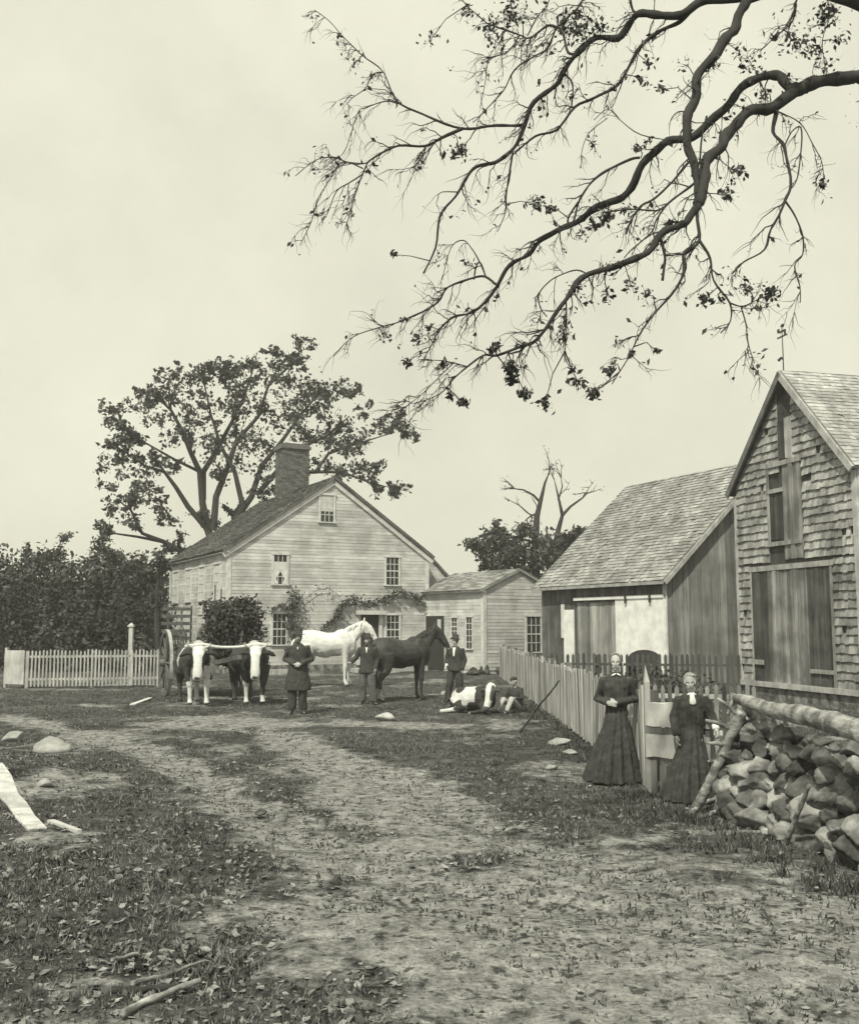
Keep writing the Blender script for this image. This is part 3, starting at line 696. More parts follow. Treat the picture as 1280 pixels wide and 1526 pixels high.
# ================================================================== TREES
def grow(m, p, d, L, r, n=6, wob=.25, grav=0, rough=7):
    """one curved tapering shoot; returns its points"""
    P = [p.copy()]; d = d.normalized(); R = [r]
    for i in range(n):
        d = (d+Vector((random.gauss(0, wob), random.gauss(0, wob), random.gauss(0, wob)))*.5+Vector((0, 0, grav))).normalized()
        P.append(P[-1]+d*L/n); R.append(r*(1-(i+1)/n*.85))
    m.tube(P, R, rough); return P
ROUTES = []     # traced limbs of the overhead tree: (points px, width px start, end)
def near_depth(x, y):
    best = None
    for P, Ys in ROUTES:
        for (a, b), Y in zip(P, Ys):
            dd = (a-x)**2+(b-y)**2
            if best is None or dd < best[0]: best = (dd, Y)
    return best[1]
over = empty('overhanging_tree', (8.4, 11.5, terrain(8.4, 11.5)), 0, 'large bare-limbed tree reaching over the yard from the upper right', 'tree')
OO = Vector(over.location)
def limb(m, px, w0, w1, dY=0, Y0=None, tw=0, twl=50):
    if Y0 is None: Y0 = near_depth(*px[0])
    n = len(px); Ys = [Y0+dY*(i/(n-1)) for i in range(n)]
    ROUTES.append((px, Ys))
    # smooth through the traced points
    Pw = [W(x, y, Y)-OO for (x, y), Y in zip(px, Ys)]; P = []; R = []
    for i in range(n-1):
        p0, p1, p2, p3 = Pw[max(i-1, 0)], Pw[i], Pw[i+1], Pw[min(i+2, n-1)]
        for k in range(4):
            t = k/4; q = .5*((2*p1)+(p2-p0)*t+(2*p0-5*p1+4*p2-p3)*t*t+(3*p1-p0-3*p2+p3)*t**3)
            s = (i+t)/(n-1); wpx_ = w0+(w1-w0)*s**.8; Y = Ys[i]+(Ys[i+1]-Ys[i])*t
            r = max(wpx_*.88, 1.2)*Y/FPX/2
            P.append(q+Vector((noise.noise(q*3), noise.noise(q*3+Vector((9, 0, 0))), noise.noise(q*3+Vector((0, 9, 0)))))*min(.06, r*1.7)); R.append(r*(1+.3*noise.noise(q*8)+.15*noise.noise(q*23)))
    P.append(Pw[-1]); R.append(max(w1, 1.0)*Ys[-1]/FPX/2)
    m.tube(P, R, 9 if w0 > 8 else 6)
    for i in range(int(tw*1.8)):
        j = random.randrange(len(P)//6, len(P)-1); d = (P[min(j+1, len(P)-1)]-P[j]).normalized()
        side = Vector((R_(-1.1, .2), R_(-1, 1), R_(-1.2, .5)))
        L = twl*R_(.5, 1.7)*Ys[0]/FPX; q = grow(m, P[j], d*.8+side, L, min(R[j]*.45, .0065)+.002, 9, .55, -.07, 4)
        TW.append(q)
        for s in range(random.randint(2, 5)):
            a = q[random.randint(1, 5)]; q2 = grow(m, a, (q[-1]-q[0]).normalized()+Vector((R_(-.9, .5), R_(-.9, .9), R_(-.9, .5))), L*R_(.25, .7), .0034, 6, .6, -.08, 4)
            TW.append(q2)
TW = []
m = MB()
TR = Vector((0, 0, 0))
m.tube([(0, 0, -.2), (.0, 0, .3), (.05, .05, 1.5), (.0, .1, 3.5), (-.1, .1, 5.6), (.1, .0, 7.8), (.3, .1, 10.5)], [.62, .46, .38, .36, .33, .25, .15], 14)
KA = dict(Y0=10.2)
# the limb that leaves the frame at the right edge goes on to the trunk
p_in = W(1290, 117, 10.2)-OO; m.tube([Vector((-.1, .1, 5.4)), Vector((-1.6, -.4, 7.0)), Vector((-2.9, -1.0, 7.75)), p_in], [.20, .12, .09, .078], 10)
limb(m, [(1290, 117), (1260, 117), (1228, 119), (1200, 127), (1184, 133)], 23, 25, -.2, 10.2)
limb(m, [(1184, 133), (1170, 124), (1158, 117), (1136, 115), (1108, 127), (1087, 151), (1063, 172), (1032, 203), (995, 208), (971, 230), (953, 261), (933, 289), (911, 300), (885, 311), (868, 325)], 18, 12, 1.3, tw=14)
limb(m, [(868, 325), (851, 338), (810, 355), (789, 376), (762, 396), (743, 424), (721, 451), (703, 465), (676, 472), (655, 492), (645, 510), (631, 537)], 11, 1.6, .7, tw=16)
limb(m, [(743, 424), (724, 410), (703, 413), (667, 429), (652, 450), (611, 472), (593, 480), (566, 487), (525, 503), (497, 530)], 5, 1.2, .4, tw=14)
limb(m, [(1184, 133), (1149, 155), (1115, 168), (1087, 192), (1074, 213), (1053, 244), (1046, 272), (1039, 303)], 22, 17, -.7, tw=10)
limb(m, [(1039, 303), (1026, 327), (1019, 334), (988, 355), (967, 376), (926, 391), (878, 410), (854, 434)], 15, 9.5, -.4, tw=12)
limb(m, [(854, 434), (844, 448), (824, 472), (800, 506), (772, 518), (741, 530), (721, 529), (697, 546), (676, 565), (655, 587), (617, 602)], 9, 1.2, -.4, tw=16)
# two limbs from the top
top0 = W(1112, -4, 10.3)-OO; m.tube([Vector((-.05, .1, 6.3)), Vector((-1.8, -.3, 8.7)), Vector((-3.6, -.8, 9.1)), top0+Vector((.5, 0, .2)), top0], [.2, .13, .10, .085, .07], 10)
limb(m, [(1114, -6), (1108, 7), (1094, 38), (1074, 69), (1060, 93), (1039, 120), (1031, 148), (1028, 179), (1026, 213), (1031, 237), (1041, 268), (1042, 296)], 19, 15, -.8, 10.3, tw=10)
limb(m, [(1114, -6), (1080, 3), (1046, 3), (1015, 21), (988, 26), (953, 21), (940, 27), (922, 55), (892, 57), (861, 76), (840, 107), (833, 124), (798, 155), (784, 186), (764, 223), (740, 241), (709, 246), (692, 268), (678, 292), (657, 320), (648, 369), (631, 407)], 18, 3, 1.2, 10.3, tw=26)
limb(m, [(784, 186), (771, 187), (729, 187), (688, 192), (640, 175), (599, 155), (585, 141), (571, 107), (540, 82), (513, 55), (490, 30), (468, 14)], 6.5, .8, .4, tw=18, twl=42)
limb(m, [(688, 192), (661, 205), (633, 215), (592, 218), (551, 237), (540, 258), (527, 299), (516, 335)], 6.5, 1.3, .3, tw=14)
limb(m, [(551, 237), (540, 243), (513, 240), (502, 234), (472, 237), (440, 262)], 3, 1, .2, tw=6)
limb(m, [(540, 258), (520, 272), (502, 285), (489, 316), (480, 330)], 3, 1, .1, tw=4)
limb(m, [(540, 250), (509, 241), (490, 270), (472, 299), (465, 327), (447, 365)], 2.5, 1, .1, tw=6)
limb(m, [(633, 215), (630, 232), (617, 250)], 3.5, 1.5, 0, tw=3)
limb(m, [(571, 107), (555, 110), (545, 130), (525, 145), (519, 152)], 2.5, 1, 0, tw=3)
limb(m, [(599, 155), (575, 150), (545, 160), (533, 167), (520, 210), (510, 230)], 2.5, 1, 0, tw=5)
limb(m, [(1030, 14), (1012, 31), (988, 45), (960, 65), (940, 93), (919, 127), (885, 144), (857, 158), (829, 192), (798, 203), (767, 227)], 8, 3.5, .5, tw=14)
limb(m, [(764, 223), (760, 258), (755, 292), (753, 316), (741, 345)], 4.5, 1.2, 0, tw=5)
limb(m, [(857, 79), (846, 76), (839, 52), (829, 41), (815, 72), (798, 82), (767, 103), (750, 134), (726, 161), (705, 182)], 6, 1.5, .3, tw=12)
limb(m, [(829, 41), (815, 38), (788, 55), (774, 51), (736, 38), (722, 31), (695, 7), (680, -15)], 5, 1.5, .3, tw=12)
limb(m, [(774, 51), (757, 76), (729, 89), (722, 127), (715, 161)], 3, 1, .2, tw=6)
limb(m, [(829, 41), (845, 25), (862, 8), (875, -15)], 4.5, 3.5, .2, tw=5)
limb(m, [(785, 52), (800, 25), (815, 7), (822, -12)], 2.6, 2, .2, tw=5)
limb(m, [(953, 21), (941, 15), (938, -10)], 5, 4, .1, tw=4)
limb(m, [(840, 107), (852, 120), (854, 138), (852, 158)], 4, 2.5, 0, tw=2)
limb(m, [(1156, 160), (1153, 192), (1170, 220), (1177, 275), (1170, 299), (1149, 341), (1139, 372), (1108, 389), (1091, 407)], 8, 2.5, -.3, tw=5)
limb(m, [(1170, 299), (1184, 321), (1196, 352), (1197, 379), (1185, 396), (1192, 427), (1192, 451)], 4, 1.8, -.1, tw=5)
limb(m, [(1170, 215), (1180, 195), (1194, 189), (1194, 227), (1187, 265), (1177, 282)], 2.6, 2.4, 0, tw=3)
limb(m, [(1160, 165), (1192, 182), (1211, 213), (1225, 241), (1228, 275)], 2.4, 1.2, 0, tw=4)
limb(m, [(1039, 303), (1039, 321), (1041, 355), (1019, 379), (1022, 400), (1005, 431), (978, 465), (953, 499), (936, 534), (912, 572)], 8, 1.5, -.2, tw=12)
limb(m, [(1041, 355), (1057, 386), (1063, 417), (1088, 451), (1088, 479), (1074, 496)], 6.5, 2, -.1, tw=6)
limb(m, [(1088, 451), (1108, 456), (1132, 444), (1160, 437)], 3, 1.2, 0, tw=5)
limb(m, [(1105, 458), (1112, 482), (1115, 513), (1124, 541)], 2.4, 1.5, 0, tw=4)
limb(m, [(985, 356), (993, 382), (991, 400), (987, 418)], 5, 4.5, 0)
limb(m, [(993, 382), (1005, 381), (1019, 379)], 3.5, 3, 0)
limb(m, [(1027, 240), (1010, 262), (998, 275), (974, 296), (953, 309), (940, 330), (933, 348)], 5, 3.5, 0, tw=5)
limb(m, [(1040, 268), (1029, 278), (995, 302), (978, 327), (971, 345), (940, 372), (930, 384)], 5, 2, .1, tw=4)
limb(m, [(995, 302), (978, 313), (940, 313), (898, 316)], 3.5, 2.5, .2, tw=5)
limb(m, [(955, 235), (940, 237), (905, 254), (881, 272), (864, 296), (857, 327), (848, 340), (820, 345), (791, 362), (793, 372)], 5, 3, 0, tw=8)
limb(m, [(862, 300), (848, 325), (850, 338)], 4, 4, 0)
limb(m, [(878, 410), (860, 402), (834, 410), (817, 420), (803, 437), (805, 458), (815, 472)], 2.8, 2, 0, tw=3)
limb(m, [(844, 448), (844, 465), (843, 506), (841, 540)], 3.2, 1.2, 0, tw=7)
limb(m, [(724, 410), (714, 389), (703, 370), (690, 357), (672, 369), (659, 417)], 3, 1.2, 0, tw=4)
limb(m, [(724, 410), (714, 389), (707, 400), (706, 416)], 3, 3, 0)
limb(m, [(697, 546), (676, 541), (655, 537), (635, 537)], 2.4, 1.3, 0, tw=5)
limb(m, [(676, 541), (655, 561), (631, 585), (600, 610)], 1.8, 1, 0, tw=5)
limb(m, [(1190, -10), (1184, 8), (1180, 31), (1153, 55), (1132, 76)], 4, 1.5, 0, Y0=9.6, tw=6)
limb(m, [(1230, -10), (1236, 20), (1225, 60), (1230, 100)], 2.5, 1.2, 0, Y0=9.6, tw=6)
limb(m, [(1053, 172), (1046, 200), (1042, 240), (1030, 262)], 4, 3, 0)
limb(m, [(905, 175), (880, 195), (868, 220), (866, 250)], 1.6, 1.2, 0, tw=2)
limb(m, [(995, 208), (955, 200), (925, 178), (905, 162), (885, 178)], 2, 1.2, 0, tw=2)
CL = [(683, 225, 13, 60), (762, 550, 12, 60), (762, 566, 9, 30), (783, 588, 10, 36), (587, 379, 5, 14), (690, 600, 9, 20), (800, 303, 16, 40), (822, 312, 10, 20), (955, 120, 13, 18), (985, 133, 8, 12), (965, 92, 8, 14), (940, 528, 6, 10), (978, 523, 6, 10), (885, 585, 12, 30), (907, 552, 10, 24), (862, 570, 12, 20), (1050, 446, 10, 30), (1075, 447, 8, 12), (1110, 428, 20, 30), (1150, 438, 14, 30), (1085, 290, 16, 28), (1100, 258, 16, 24), (1120, 95, 22, 26), (1190, 60, 28, 60), (1232, 22, 18, 60), (1210, 75, 14, 22), (1155, 55, 5, 12), (1225, 275, 7, 24), (950, 220, 9, 14), (965, 210, 7, 10), (840, 498, 12, 14), (812, 602, 12, 22), (606, 540, 8, 20), (640, 487, 6, 16), (620, 503, 10, 18), (602, 475, 8, 10), (660, 545, 7, 14), (573, 502, 10, 10), (740, 513, 10, 16), (733, 522, 7, 14), (732, 38, 20, 60), (762, 18, 26, 70), (848, 30, 26, 90), (695, 15, 16, 24), (862, 48, 20, 60), (892, 38, 18, 40), (1137, 140, 14, 24), (1060, 95, 18, 16), (885, 215, 9, 10), (868, 350, 10, 14), (885, 335, 12, 26), (905, 325, 12, 24), (932, 315, 8, 14), (1000, 335, 9, 20), (1230, 100, 16, 20), (1180, 120, 20, 12), (860, 430, 18, 12), (905, 440, 14, 12), (940, 425, 14, 14), (960, 440, 12, 12), (700, 395, 10, 5), (1020, 95, 14, 8), (1100, 75, 12, 14), (855, 145, 10, 8), (640, 60, 20, 10), (900, 395, 12, 8), (1250, 60, 14, 14), (660, 230, 10, 5), (670, 590, 8, 6)]
pts = []
def near_pt(x, y):
    best = None
    for P, Ys in ROUTES:
        for (a, b), (c, d), Y1, Y2 in zip(P[:-1], P[1:], Ys[:-1], Ys[1:]):
            for t in (0, .5):
                X_1, Y_1 = a+(c-a)*t, b+(d-b)*t; dd = (X_1-x)**2+(Y_1-y)**2
                if best is None or dd < best[0]: best = (dd, X_1, Y_1, Y1+(Y2-Y1)*t)
    return best
for x, y, r, n in CL:
    dd, ax, ay, aY = near_pt(x, y); Y = aY+R_(-.12, .12); c = W(x, y, Y)-OO; s = r*Y/FPX; a = W(ax, ay, aY)-OO
    k = a.lerp(c, .5)+Vector((R_(-.04, .04), 0, R_(.0, .08)))
    m.tube([a, a.lerp(k, .6), k, c.lerp(k, .3), c], [.007, .006, .005, .004, .002], 5)
    for q in range(4): grow(m, k.lerp(c, R_(.2, 1)), (c-a)+Vector((R_(-.2, .2), R_(-.2, .2), R_(-.3, .1))), s*R_(1, 2.2), .0032, 5, .4, -.05, 4)
    pts.append(np.array(c)+rng.normal(size=(int(n*1.7), 3))*np.array([s*.5, s*.6, s*.42]))
for q in TW:
    if random.random() < .16:
        k = random.choice(q[3:]); pts.append(np.array(k)+rng.normal(size=(random.randint(1, 3), 3))*.03)
for i in range(900):   # the crown goes on above and to the right of the picture
    c = np.array([R_(-3.2, 3), R_(-4, 4), R_(8.9, 12)]); pts.append(c+rng.normal(size=(12, 3))*.22) if W(640, -60, OO.y+c[1]).z < c[2] or (OO.x+c[0]) > (OO.y+c[1])*.46 else None
m.build('trunk_and_limbs', 'bark', over, True)
leaf_mesh('leaves', np.concatenate(pts), .029, 'leaf_dark', over)

# generic tree: trunk and limbs as one mesh, a crown of leaf-sized faces
def tree(base, limbs, label, group=None, clumps=None, leaf=.1, per=60, name='leafy_tree', mt='leaf_wood', sub=3, spread=.6, extra=None, density=1.0, cat='tree'):
    e = empty(name, base, 0, label, cat, group); m = MB(); tips = []; B = Vector(base)
    for P, r0, r1 in limbs:
        n = len(P); m.tube([Vector(p)-B for p in P], [r0+(r1-r0)*i/(n-1) for i in range(n)], 7)
        for i in range(sub):
            j = random.randrange(n//2, n); q = Vector(P[j])-B; d = (Vector(P[j])-Vector(P[j-1])).normalized()
            t = grow(m, q, d+Vector((R_(-1, 1), R_(-1, 1), R_(-.4, .9))), spread*R_(2, 4), r1*.8+.02, 5, .3, .02, 5); tips += t[2:]
            for s in range(2):
                a = t[random.randint(2, 4)]; tt = grow(m, a, (t[-1]-t[0]).normalized()+Vector((R_(-1, 1), R_(-1, 1), R_(-.7, .8))), spread*R_(1, 2), r1*.5+.012, 4, .3, 0, 4); tips += tt[1:]
    m.build('trunk', 'bark', e)
    pts = []
    for t in tips:
        if random.random() < density: pts.append(np.array(t)+rng.normal(size=(per, 3))*np.array([spread*.34, spread*.34, spread*.26]))
    if extra: pts += [np.array(c) - np.array(base)+rng.normal(size=(n, 3))*np.array([s, s, s*.75]) for c, s, n in extra]
    if pts: leaf_mesh('crown', np.concatenate(pts), leaf, mt, e, tone=(.5, 1.5))
    return e
# big tree behind the farmhouse: limbs traced, depth 62 m
YB = 62
def px3(pts, Y, dy=0): return [W(x, y, Y+dy*i/(max(1, len(pts)-1))) for i, (x, y) in enumerate(pts)]
bb = W(335, 1000, YB); base = (bb.x, YB, .2)
Lb = [([(345, 1000), (340, 900), (325, 830), (310, 790)], .45, .30, 0), ([(345, 1000), (352, 880), (352, 820), (350, 770)], .45, .3, 1),
      ([(310, 790), (302, 750), (298, 700), (285, 670), (270, 630), (255, 600), (240, 585)], .28, .07, -2), ([(310, 790), (280, 755), (262, 725), (245, 700), (215, 690), (190, 670)], .22, .05, -3),
      ([(302, 745), (303, 700), (320, 670), (345, 620), (365, 575), (375, 540)], .24, .06, 2), ([(318, 790), (322, 740), (340, 690), (352, 650), (385, 610), (400, 560), (415, 530)], .26, .06, 1),
      ([(350, 780), (362, 755), (350, 700), (330, 660), (315, 610), (305, 560)], .24, .05, -1), ([(350, 775), (375, 740), (390, 690), (420, 650), (450, 605), (470, 580)], .26, .06, 2),
      ([(385, 735), (420, 690), (450, 660), (490, 640), (520, 610)], .2, .05, 3), ([(420, 700), (470, 700), (490, 670), (530, 655), (575, 640)], .18, .04, 3),
      ([(470, 700), (510, 700), (545, 715), (580, 725)], .12, .03, 3), ([(268, 820), (245, 808), (212, 795), (195, 760), (175, 745)], .2, .04, -3), ([(245, 808), (205, 800), (170, 795), (155, 800)], .12, .03, -3),
      ([(298, 700), (260, 680), (220, 655), (195, 640)], .12, .04, -2), ([(365, 575), (350, 555), (340, 545)], .08, .03, 0), ([(400, 560), (430, 530), (445, 505)], .09, .03, 1), ([(335, 800), (300, 822), (268, 820)], .3, .2, -2)]
limbs = [(px3([(x, y+max(0, 740-y)*.08) for x, y in p], YB, d), a*.9, b*.8) for p, a, b, d in Lb]
CB = [(180, 600, 14), (215, 590, 12), (235, 575, 16), (250, 560, 18), (272, 550, 16), (240, 605, 16), (260, 640, 16), (300, 570, 18), (320, 545, 16), (345, 560, 18), (350, 600, 20), (330, 625, 22), (370, 590, 22), (380, 560, 18), (400, 540, 18), (420, 530, 16), (440, 510, 12), (440, 545, 18), (410, 580, 22), (440, 575, 20), (465, 565, 18), (490, 575, 16), (500, 570, 12), (525, 575, 10), (420, 620, 20), (390, 640, 22), (350, 650, 20), (320, 660, 18), (300, 610, 18), (280, 600, 16), (285, 640, 14), (365, 690, 16), (400, 670, 18), (385, 710, 14), (450, 625, 14), (480, 610, 16), (470, 650, 14), (500, 640, 18), (520, 660, 16), (495, 680, 18), (470, 690, 16), (540, 650, 14), (560, 620, 10), (590, 615, 12), (610, 640, 8), (560, 690, 12), (585, 720, 10), (180, 655, 14), (165, 680, 14), (190, 690, 16), (215, 710, 14), (230, 720, 14), (170, 720, 14), (195, 745, 12), (240, 750, 12), (250, 780, 10), (165, 760, 10), (200, 640, 10), (260, 690, 10), (235, 690, 10), (410, 505, 8), (360, 530, 8), (260, 535, 8), (310, 530, 7), (540, 600, 8), (325, 700, 12), (400, 740, 10), (215, 570, 8), (165, 605, 10), (445, 600, 14), (500, 705, 10), (540, 700, 12)]
ex = []
for x, y, r in CB:
    y = y+(740-y)*.09; Y = YB+R_(-3, 4); s = r*Y/FPX
    for k in range(7):
        c = W(x+random.gauss(0, r*.8), y+random.gauss(0, r*.7), Y+R_(-1, 1)); ex.append(((c.x, c.y, c.z), s*R_(.2, .5), 21))
tree(base, limbs, 'big spreading tree in leaf rising behind the farmhouse roof', leaf=.145, per=5, sub=7, spread=.38, extra=ex, density=.8, mt='leaf_dark', name='spreading_tree')
# dense bush with a bare forked tree behind the shed
YM = 58; b2 = W(770, 985, YM)
ex = []
for x, y, r in [(720, 815, 16), (735, 800, 14), (745, 830, 20), (765, 810, 22), (785, 800, 16), (790, 830, 24), (760, 845, 20), (815, 820, 20), (830, 840, 22), (800, 850, 20), (725, 840, 10), (845, 812, 14), (855, 800, 12), (868, 795, 8), (775, 865, 20), (815, 870, 20), (740, 860, 16), (705, 810, 7), (780, 790, 8), (840, 850, 20), (860, 830, 18), (770, 900, 30), (830, 900, 30)]:
    for k in range(5):
        c = W(x+random.gauss(0, r*.5), y+random.gauss(0, r*.45), YM+R_(-2, 2)); ex.append(((c.x, c.y, c.z), r*YM/FPX*.4, 60))
tree((b2.x, YM, 0), [(px3([(770, 985), (770, 900), (760, 850), (745, 820)], YM), .3, .08), (px3([(772, 985), (790, 900), (800, 850), (820, 825)], YM), .3, .08)], 'dense dark bushy tree behind the shed roof', leaf=.16, per=10, sub=3, spread=.7, extra=ex, name='bushy_tree')
b3 = W(800, 985, 60)
tree((b3.x, 60, 0), [(px3([(800, 985), (799, 880), (798, 812), (800, 770), (806, 745), (812, 720), (820, 700)], 60), .34, .02), (px3([(800, 985), (830, 900), (828, 812), (832, 790), (838, 768), (832, 740), (826, 715)], 60, 1), .3, .02),
      (px3([(806, 750), (795, 738), (780, 730), (765, 728)], 60), .09, .03), (px3([(838, 768), (850, 755), (868, 742), (875, 735)], 60, 1), .1, .03), (px3([(803, 765), (792, 768), (786, 764)], 60), .08, .04), (px3([(832, 745), (838, 725), (836, 712)], 60, 1), .06, .02)],
     'bare forked tree standing above the dark bush behind the shed', leaf=.06, per=1, sub=3, spread=.45, density=.5, name='bare_tree')
# dense wood on the left
wood = 'trees of the dark wood on the left'
TP = [(-10, 800, 52), (35, 815, 50), (75, 803, 56), (115, 812, 50), (150, 822, 54), (180, 812, 48), (208, 826, 52), (228, 836, 56), (20, 870, 46), (95, 870, 45), (155, 870, 45), (200, 880, 44), (-50, 820, 50), (-100, 830, 55)]
for i, (x, y, Y) in enumerate(TP):
    h = W(x, y, Y).z-.35; bx = W(x, 990, Y).x; e_ = []
    rr = 1.5
    for k in range(60):
        t = random.random(); zz = .4+t*(h-.7); rad = rr*(1-.55*t**2.2); a = R_(0, 2*PI); q = rad*math.sqrt(random.random())
        e_.append(((bx+q*math.cos(a), Y+q*math.sin(a), zz), R_(.2, .5), 60))
    tree((bx, Y, 0), [([(bx, Y, 0), (bx+.1, Y, h*.3), (bx-.1, Y, h*.6), (bx, Y, h*.85)], .16, .04)],
         'tree in full dark leaf within the wood on the left', group=wood, leaf=.12, per=10, sub=3, spread=.4, extra=e_, name='wood_tree')
# slim trunk in front of the wood by the corner of the house
xb = W(241, 1000, 42)
tree((xb.x, 42, 0), [(px3([(236, 1006), (235, 960), (233, 915), (234, 880), (236, 862)], 42), .14, .07), (px3([(234, 890), (224, 872), (215, 862)], 42), .07, .03)], 'slim dark tree beside the back corner of the farmhouse', leaf=.10, per=16, sub=3, spread=.3, name='slim_tree')
# ================================================================== STONES AND TIMBER
def rock_mb(m, c, r, seed, rz=0, tone=1.0, sub=3):
    import bmesh
    bm = bmesh.new(); bmesh.ops.create_icosphere(bm, subdivisions=sub, radius=1); Rm = Matrix.Rotation(rz, 3, 'Z') @ Matrix.Rotation(seed*.7 % .6-.3, 3, 'X')
    o = Vector((seed*3.1, seed*1.7, seed*.9)); cuts = [Vector((math.sin(seed*5+k*2.1), math.cos(seed*3+k*1.7), math.sin(seed*2+k*2.9))).normalized() for k in range(9)]
    vs = []
    for v in bm.verts:
        p = v.co.copy()
        for q in cuts:
            d = p.dot(q)-.66
            if d > 0: p -= q*d*.85
        p *= 1+.16*noise.noise(v.co*1.6+o)+.10*noise.noise(v.co*4+o)+.04*noise.noise(v.co*11+o)
        vs.append(Vector(c)+Rm @ Vector((p.x*r[0], p.y*r[1], p.z*r[2])))
    m.add(vs, [tuple(v.index for v in f.verts) for f in bm.faces], tone); bm.free()
wallE = empty('stone_wall', (3.1, 11.3, 0), 0, 'rough piled wall of fieldstones at the right edge, behind the leaning pole', 'stone wall')
WO = Vector((3.1, 11.3, 0)); path = [Vector((3.42, 11.25, 0)), Vector((3.70, 10.2, 0)), Vector((3.98, 8.9, 0)), Vector((4.45, 7.2, 0))]
def along(t):
    t *= 3; i = min(int(t), 2); return path[i].lerp(path[i+1], t-i)
layers = [(.10, .26, .185, 17, .12), (.30, .22, .165, 17, .06), (.48, .16, .15, 17, .0), (.64, .1, .14, 16, -.03), (.79, .04, .13, 16, -.06), (.92, .0, .11, 15, -.06)]
k = 0
for z, off, r, n, lo in layers:
    for i in range(n):
        t = (i+R_(.2, .8))/n*(.98 if z < .6 else .96)+.01; c = along(t); s = R_(.75, 1.35)*r
        c = c+Vector((-off-R_(0, .08), -.05, z+R_(-.04, .04)+terrain(c.x, c.y)))
        m = MB(); rock_mb(m, c-WO, (s*R_(.8, 1.2), s*R_(.9, 1.4), s*R_(.65, .95)), k*1.37+2, R_(0, 3), R_(.3, 1.45), 4); m.build('stone', 'stone', wallE, True); k += 1
m = MB()
for i in range(60):        # hidden hearting of small stones
    c = along(random.random())+Vector((R_(.10, .4), 0, R_(.05, .75))); rock_mb(m, c-WO, (R_(.12, .2), R_(.12, .2), R_(.1, .16)), i*.77, 0, .4, 2)
h = m.build('small_stones', 'stone', wallE); h['kind'] = 'stuff'
def log(name, a, b, r0, r1, label, cat='log', mt='bare_wood', bend=.03, forks=(), n=34):
    a, b = Vector(a), Vector(b); e = None; m = MB(); P = []; R = []
    for i in range(n+1):
        t = i/n; p = a.lerp(b, t)+Vector((noise.noise(a*3+Vector((t*3, 0, 0))), 0, noise.noise(a*5+Vector((0, t*2.2, 0)))))*bend*math.sin(PI*t)
        P.append(p-a); R.append((r0+(r1-r0)*t)*(1+.16*noise.noise(Vector((t*9, a.x, 3)))+.12*noise.noise(Vector((t*31, a.x, 7)))))
    m.tube(P, R, 12)
    m.v = [tuple(Vector(v)+Vector((noise.noise(Vector(v)*14+a), noise.noise(Vector(v)*14-a), noise.noise(Vector(v)*17)))*r0*.28) for v in m.v]
    for t, d, L, r in forks:
        q = P[int(t*n)]; dv = Vector(d).normalized(); m.tube([q, q+dv*L*.5+Vector((0, 0, .02)), q+dv*L], [r, r*.8, r*.5], 7)
    o = m.build(name, mt, None, True); o.location = a
    return tag(o, label, cat)
log('log', W(1092, 1040, 11.35), W(1292, 1092, 8.3), .06, .105, 'long thick log lying along the top of the stone wall', forks=[(.12, (.2, -.3, -1), .18, .04), (.05, (-.6, -.2, -1), .2, .035)], bend=.035)
log('pole', G(1032, 1212)-Vector((0, 0, .03)), W(1106, 1060, 10.85), .05, .062, 'forked pole leaning up against the left end of the stone wall', 'pole', forks=[(.85, (-.8, -.2, .3), .34, .03), (.7, (-.7, -.3, .15), .25, .028), (.55, (-1, 0, .05), .12, .028), (.95, (-.6, .3, .6), .3, .025)])
log('stake', G(1170, 1258)-Vector((0, 0, .02)), W(1206, 1170, 9.05), .028, .018, 'thin pale stake leaning on the stones at the foot of the wall', 'stake', bend=.008)
log('split_branch', G(1102, 1212)+Vector((0, -.1, .12)), G(1142, 1246)+Vector((0, 0, .03)), .018, .04, 'pale broken branch sloping down in front of the stone wall', 'branch')
log('split_branch', G(1082, 1248)+Vector((0, 0, .03)), G(1166, 1242)+Vector((0, 0, .05)), .03, .018, 'pale branch lying flat on the grass at the foot of the wall', 'branch', bend=.06)
log('split_branch', G(1030, 1216)+Vector((0, 0, .03)), G(1075, 1196)+Vector((0, 0, .10)), .024, .018, 'short pale branch on the grass beside the foot of the leaning pole', 'branch', bend=.05)
log('split_branch', G(1058, 1222)+Vector((0, 0, .05)), G(1100, 1208)+Vector((0, 0, .12)), .022, .02, 'crooked branch against the lowest stones of the wall', 'branch', bend=.08)
for x, y1, lb in ((1120, 1052, 'leftmost'), (1137, 1056, 'second'), (1154, 1060, 'third'), (1172, 1064, 'rightmost')):
    Y = 11.1-(x-1100)*.014; p = W(x, 1096, Y+.15); q = W(x+2, y1+2, Y+.15)
    log('short_post', p-Vector((0, 0, .25)), q, .05, .045, lb+' of four short posts standing under the log on the stone wall', 'post', bend=.0)
lean = log('leaning_stick', G(772, 1092)+Vector((.0, 0, -.03)), W(834, 1013, 17.4), .022, .015, 'thin dark stick leaning against the paling fence', 'stick', mt='cart_wood')
def stone(px, py, w, h, label, mt='stone', tone=1.3, seed=1, name='stone', cat='stone'):
    p = G(px, py); s = (p-Vector((0, 0, CAMZ))).length/FPX; m = MB()
    rock_mb(m, (0, 0, h*s*.25), (w*s/2, w*s/2*.8, h*s*.62), seed, seed, tone); o = m.build(name, mt, None, True); o.location = p
    return tag(o, label, cat)
stone(575, 1073, 32, 14, 'rounded white stone on the grass below the dark horse', 'pale_stone', 1.0, 3)
stone(995, 1172, 40, 13, 'flat pale stone at the foot of the fence between the two women', 'pale_stone', .95, 4)
stone(832, 1108, 44, 9, 'long flat pale stone at the base of the paling fence', 'pale_stone', .8, 5)
stone(76, 1122, 60, 24, 'large pale stone half buried at the left side of the road', 'pale_stone', .75, 6)
